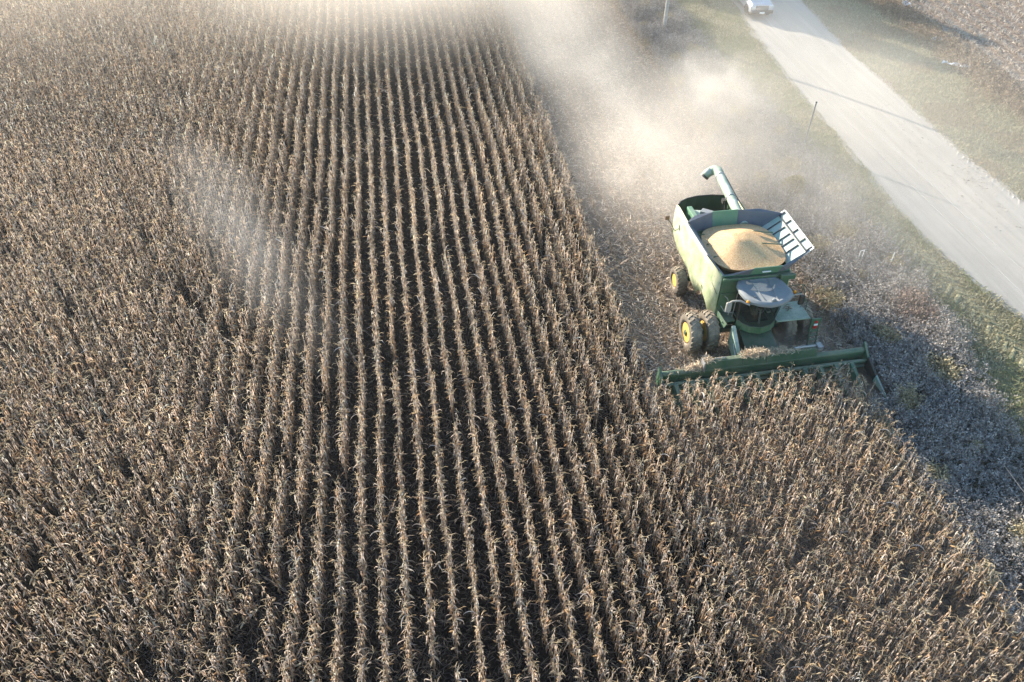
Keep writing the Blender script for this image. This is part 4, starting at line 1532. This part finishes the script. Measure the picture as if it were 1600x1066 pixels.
mb.hexa([(-.92, -.12, .42), (.92, -.12, .42), (.96, .2, .42), (-.96, .2, .42), (-.90, -.14, .64), (.90, -.14, .64), (.95, .2, .66), (-.95, .2, .66)])
bump = mb.build('bumper', CARBLACK, tr, 0.04)
mb = MB()
mb.box(-.20, .20, -.165, -.15, .46, .60)
mb.build('number_plate', WHITE, bump)
for s in (-1, 1):
    for y_ in (.92, 4.55):
        mb = MB()
        mb.lathe_x([(-.11, .22), (-.13, .28), (-.12, .36), (-.08, .385), (.08, .385), (.12, .36), (.13, .28), (.11, .22)], (s * .86, y_, .385), 24)
        w_ = mb.build('wheel', CARBLACK, tr, 0, smooth=True)
        mb = MB()
        mb.lathe_x([(s * .11, .235), (s * .09, .2), (s * .06, .12), (s * .10, .05), (s * .10, 0)], (s * .86, y_, .385), 20)
        mb.build('rim', CHROME, w_, 0, smooth=True)
        mb = MB()
        for a in np.linspace(0.1, math.pi - .1, 9)[:-1]:
            b_ = a + (math.pi - .2) / 8
            mb.slab([(s * .955, y_ + .47 * math.cos(a), .40 + .47 * math.sin(a)), (s * .955, y_ + .47 * math.cos(b_), .40 + .47 * math.sin(b_)), (s * .955, y_ + .40 * math.cos(b_), .40 + .40 * math.sin(b_)), (s * .955, y_ + .40 * math.cos(a), .40 + .40 * math.sin(a))], (s * .05, 0, 0))
        mb.build('wheel_arch', CARBLACK, tr)

# ------------------------------------------------------------------ poles, wires, fence
pole = empty('utility_pole', (22.62, 64.6, 0))
tag(pole, 'tall pale wooden utility pole rising from the weeds beside the road', 'utility pole')
mb = MB()
mb.tube([(0, 0, -0.3), (0.01, 0, 4.5), (0.02, 0, 9.6)], [.16, .14, .11], 14)
mb.build('pole', GALV, pole, 0, smooth=True)
mb = MB()
mb.box(-1.0, 1.0, -.06, .06, 8.10, 8.24)
ca = mb.build('crossarm', GALV, pole, 0.01)
for x_ in (-.62, .30):
    mb = MB()
    mb.tube([(x_, 0, 8.22), (x_, 0, 8.42)], [.06, .035], 10)
    mb.build('insulator', CHROME, ca)
for k, (x0, lab) in enumerate(((22.0, 'thin bright overhead wire strung along the road, the one nearer the field'), (22.92, 'thin bright overhead wire strung along the road, the one nearer the gravel'))):
    mb = MB()
    pts = []
    for t in np.linspace(0, 1, 25):
        y_ = 64.6 + (-2 - 64.6) * t
        pts.append((x0, y_, 8.44 - 1.1 * 4 * t * (1 - t)))
    mb.tube(pts, 0.006, 5)
    tag(mb.build('power_wire', WIRE), lab, 'power wire', 'overhead wires along the road')
tp = empty('marker_pole', (26.26, 44.43, 0))
tag(tp, 'thin dark grey steel pole standing alone in the dusty grass behind the combine', 'pole')
mb = MB()
mb.tube([(0, 0, -.2), (0.05, 0, 3.05)], [.055, .05], 10)
mb.build('pole', GREYPOST, tp, 0, smooth=True)
mb = MB()
mb.tube([(0.05, 0, 3.04), (0.05, 0, 3.10)], [.065, .05], 10)
mb.build('cap', DARKPOST, tp)

fp_ = empty('fence_post', (22.37, 19.32, 0), 0)
tag(fp_, 'short dark steel fence post among the shaded blue grey weeds', 'fence post')
mb = MB()
mb.box(-.035, .035, -.02, .02, -.2, 1.25)
mb.box(-.008, .008, -.05, -.02, -.2, 1.25)
mb.build('post', DARKPOST, fp_)
mb = MB()
for z_ in (.55, .85, 1.12):
    mb.box(-.05, .05, -.06, .03, z_, z_ + .03)
mb.build('wire_clip', STEEL, fp_)
for x0, z0, lab in ((22.2, 0.62, 'lower strand of the fence wire running through the weeds'), (22.2, 1.08, 'upper strand of the fence wire running through the weeds')):
    mb = MB()
    mb.tube([(x0 + .03 * math.sin(y_ * .4), y_, z0 + .03 * math.sin(y_ * .9 + x0)) for y_ in np.arange(8, 66, 2.0)], 0.0045, 5)
    tag(mb.build('fence_wire', WIRE), lab, 'fence wire', 'fence wires through the weeds')
wp = MB()
wp.tube([(0, 0, -.1), (0.03, -.02, 1.15)], [.028, .022], 8)
wpo = wp.build('marker_stake', WHITE, None, loc=(25.0, 30.82, 0))
tag(wpo, 'slim white plastic stake leaning in the weeds right of the wire hoop', 'stake')
hp = MB()
hp.tube([(0, 0, .35), (0.02, 0, 1.15), (0.22, 0, 1.2), (0.22, 0, .4), (0, 0, .33)], 0.02, 6)
hp.tube([(0.11, 0.0, -.1), (0.11, 0, .37)], 0.02, 6)
tag(hp.build('wire_hoop', WHITE, None, loc=(23.3, 31.2, 0)), 'small white rectangular wire hoop on a stake in the weeds', 'wire hoop')


# ------------------------------------------------------------------ scrap in the far verge
def sheet(loc, sx, sy, az, seed, label):
    r_ = random.Random(seed)
    mb = MB()
    n1, n2 = 8, 4
    vs_ = []
    for i in range(n1 + 1):
        for j in range(n2 + 1):
            u, v = i / n1 - .5, j / n2 - .5
            wv_ = 0.35 + 0.65 * abs(math.sin(3.0 * u + seed))
            vs_.append((u * sx + r_.gauss(0, .05), v * sy * wv_ + r_.gauss(0, .05), 0.10 + 0.12 * abs(r_.gauss(0, 1))))
    fs_ = [(i * (n2 + 1) + j, (i + 1) * (n2 + 1) + j, (i + 1) * (n2 + 1) + j + 1, i * (n2 + 1) + j + 1) for i in range(n1) for j in range(n2)]
    mb.add(vs_, fs_)
    o = mb.build('plastic_sheet', SCRAP, None, loc=loc)
    o.rotation_euler = (0, 0, az)
    md = o.modifiers.new('solid', 'SOLIDIFY')
    md.thickness = 0.012
    tag(o, label, 'plastic sheet', 'scraps of sheeting in the far verge')


sheet((43.3, 54.7, 0), 2.0, 0.45, R(-38), 1, 'long crumpled white plastic sheet lying in the tan grass of the far verge')
sheet((44.6, 59.6, 0), 0.9, 0.4, R(-20), 2, 'small white scrap of sheeting by the orange grass of the far verge')
sheet((46.2, 67.9, 0), 0.8, 1.8, R(-10), 3, 'bluish white scrap of sheeting in the shaded far verge, nearest the road')
sheet((47.9, 69.3, 0), 0.7, 1.5, R(5), 4, 'bluish white scrap of sheeting in the shaded far verge, nearest the stubble')


# ------------------------------------------------------------------ shrub beside the combine and unseen trees placed beyond the frame to shade the road
def leafball(n, fn, sz, ca, cb, mat, name, parent):
    """leafy spray: n small ribbons at points from fn()"""
    P = np.array([fn() for _ in range(n)])
    az = np.arctan2(P[:, 1], P[:, 0]) + RNG.normal(0, .7, n)
    v = ribbons(P[:, 0], P[:, 1], P[:, 2], U(.6, 1.4, n) * sz, U(.25, .5, n) * sz, az, U(-.2, 1.2, n), U(0, .6, n), cols(n, ca, cb))
    return link(name, np_mesh(name, *v, mat), parent)


sh = empty('evergreen_shrub', (22.9, 38.6, 0))
tag(sh, 'low yellow green shrub growing in the weeds above the grain tank', 'shrub')


def shp():
    a, e = random.uniform(0, 6.28), random.uniform(0, 1)
    z = 1.25 * e
    r_ = (0.95 * (1 - e) ** .6 + .1) * random.uniform(.55, 1.05) * (1 + .25 * math.sin(3 * a))
    return r_ * math.cos(a), r_ * math.sin(a), z + .05


leafball(2600, shp, .13, (0.11, 0.10, 0.03), (0.34, 0.28, 0.10), GRASS, 'foliage', sh)
mb = MB()
for k in range(7):
    a = k * .9
    mb.tube([(0, 0, 0), (.3 * math.cos(a), .3 * math.sin(a), .5), (.5 * math.cos(a), .5 * math.sin(a), 1.0)], [.03, .02, .01], 6)
mb.build('stem', plain('bark', (.12, .09, .07), .9), sh)


def spruce(loc, h, rad, label):
    e = empty('unseen_shade_tree', loc)
    tag(e, label, 'tree', 'unseen trees placed to shade the road')
    mb = MB()
    mb.tube([(0, 0, 0), (0, 0, h)], [.22, .03], 8)
    mb.build('trunk', bpy.data.materials['bark'], e)

    def f():
        t = random.random() ** .8
        a = random.uniform(0, 6.28)
        r_ = rad * (1 - t) ** .5 * random.uniform(.2, 1.05) * (1 + .2 * math.sin(5 * a + 9 * t))
        return r_ * math.cos(a), r_ * math.sin(a), .4 + (h - .4) * t
    leafball(5200, f, .55, (0.02, 0.045, 0.02), (0.05, 0.09, 0.035), GRASS, 'crown', e)


spruce((26.9, 76.8, 0), 7.8, 2.5, 'unseen dark spruce placed to shade the road, nearest the cornfield')
spruce((29.3, 79.8, 0), 7.6, 2.6, 'unseen dark spruce placed to shade the road, second from the cornfield')
spruce((31.6, 83.2, 0), 8.4, 2.6, 'unseen dark spruce placed to shade the road, tallest and farthest from the cornfield')


# ------------------------------------------------------------------ haze and dust
def volume(name, dens_fn, col, aniso):
    m = bpy.data.materials.new(name)
    m.use_nodes = True
    N, L = m.node_tree.nodes, m.node_tree.links
    N.remove(N['Principled BSDF'])
    O = N['Material Output']
    v = N.new('ShaderNodeVolumePrincipled')
    v.inputs['Color'].default_value = (*col, 1)
    v.inputs['Anisotropy'].default_value = aniso
    d = dens_fn(N, L)
    if hasattr(d, 'is_linked'):
        L.new(d, v.inputs['Density'])
    else:
        v.inputs['Density'].default_value = d
    L.new(v.outputs[0], O.inputs['Volume'])
    return m


mb = MB()
mb.box(-160, 160, -60, 150, -1.0, 30.0)
tag(mb.build('haze', volume('haze_air', lambda N, L: 0.00022, (0.93, 0.94, 0.96), 0.45)), 'thin dusty air over the whole field', 'haze', kind='stuff')


def dust(loc, rad, dens, scale=1.2, rz=0.0, lo_=0.42, hi_=0.72, seed=0.0, col=(0.96, 0.92, 0.86), aniso=0.35, label=''):
    def fn(N, L):
        tc = N.new('ShaderNodeTexCoord')
        ln = N.new('ShaderNodeVectorMath')
        ln.operation = 'LENGTH'
        L.new(tc.outputs['Object'], ln.inputs[0])
        fall = maprange(N, L, ln.outputs['Value'], 1.0, 0.15, 0.0, 1.0)
        fall = mth(N, L, 'POWER', fall, 1.5)
        mp = N.new('ShaderNodeMapping')
        mp.inputs['Location'].default_value = (seed, seed * 1.7, seed * .6)
        m_ = max(rad)
        mp.inputs['Scale'].default_value = tuple(r_ / m_ for r_ in rad)
        L.new(tc.outputs['Object'], mp.inputs['Vector'])
        nz = noise(N, L, scale, 5, mp.outputs[0], 0.62)
        nz.inputs['Distortion'].default_value = 0.9
        k = maprange(N, L, nz.outputs[0], lo_, hi_, 0.0, 1.0)
        return mth(N, L, 'MULTIPLY', mth(N, L, 'MULTIPLY', fall, k), dens)
    mb = MB()
    mb.ball((0, 0, 0), 1.0, 20)
    o = mb.build('dust_cloud', volume('dust', fn, col, aniso), None)
    o.location = loc
    o.scale = rad
    o.rotation_euler = (0, 0, rz)
    tag(o, label, 'dust cloud', kind='stuff')


WH = (0.985, 0.93, 0.862)
dust((3.0, 73, 3.0), (22, 19, 7.0), 0.125, 2.6, 0.1, 0.1, 0.75, 1.0, WH, label='broad pale dust drifting over the far corn rows')
dust((-10.0, 92, 3.0), (95, 42, 12.0), 0.022, 2.0, 0.0, 0.0, 0.6, 11.0, WH, label='thin dusty veil over the far end of the fields')
dust((13.2, 56, 2.0), (6.4, 22, 3.6), 0.15, 4.5, 0.03, 0.26, 0.70, 2.0, WH, label='pale dust hanging along the edge of the standing corn')
dust((20.9, 48.6, 2.6), (6.0, 6.5, 3.0), 0.20, 3.6, 0.3, 0.28, 0.72, 13.0, WH, label='dense white puff of dust above the weeds beside the road')
dust((20.5, 44.0, 1.6), (9.0, 12.5, 3.0), 0.12, 2.0, 0.3, 0.0, 0.7, 14.0, WH, label='wide thin dust between the combine and the road')
dust((15.2, 40.5, 1.7), (7.5, 10.5, 2.8), 0.24, 3.6, 0.0, 0.22, 0.70, 4.0, WH, label='dust cloud trailing behind the combine')
dust((23.5, 34.0, 1.5), (6.0, 12.0, 2.6), 0.11, 3.2, 0.15, 0.12, 0.7, 5.0, WH, label='thin dust spreading over the weeds right of the combine')
dust((32.0, 48.0, 1.8), (16.0, 30.0, 3.2), 0.08, 2.4, 0.1, 0.0, 0.7, 6.0, WH, label='thin dust lying over the gravel road')
dust((15.9, 24.9, 1.1), (1.3, 0.8, 1.1), 0.50, 1.8, 0.0, 0.34, 0.66, 7.0, label='small puff of dust rising in front of the cab')
dust((16.8, 25.4, 0.8), (3.4, 1.8, 1.3), 0.20, 2.2, 0.0, 0.2, 0.7, 15.0, label='low dust around the ladder of the combine')
dust((13.4, 25.8, 0.5), (2.4, 1.8, 0.7), 0.15, 1.8, 0.0, 0.3, 0.66, 8.0, col=(0.85, 0.72, 0.58), label='brown dust around the front wheels of the combine')
dust((-8.6, 35.0, 3.3), (3.0, 14.0, 1.8), 0.085, 3.2, 0.42, 0.28, 0.75, 9.0, col=(0.93, 0.94, 0.97), label='thin wisp of dust drifting over the corn left of the centre rows')
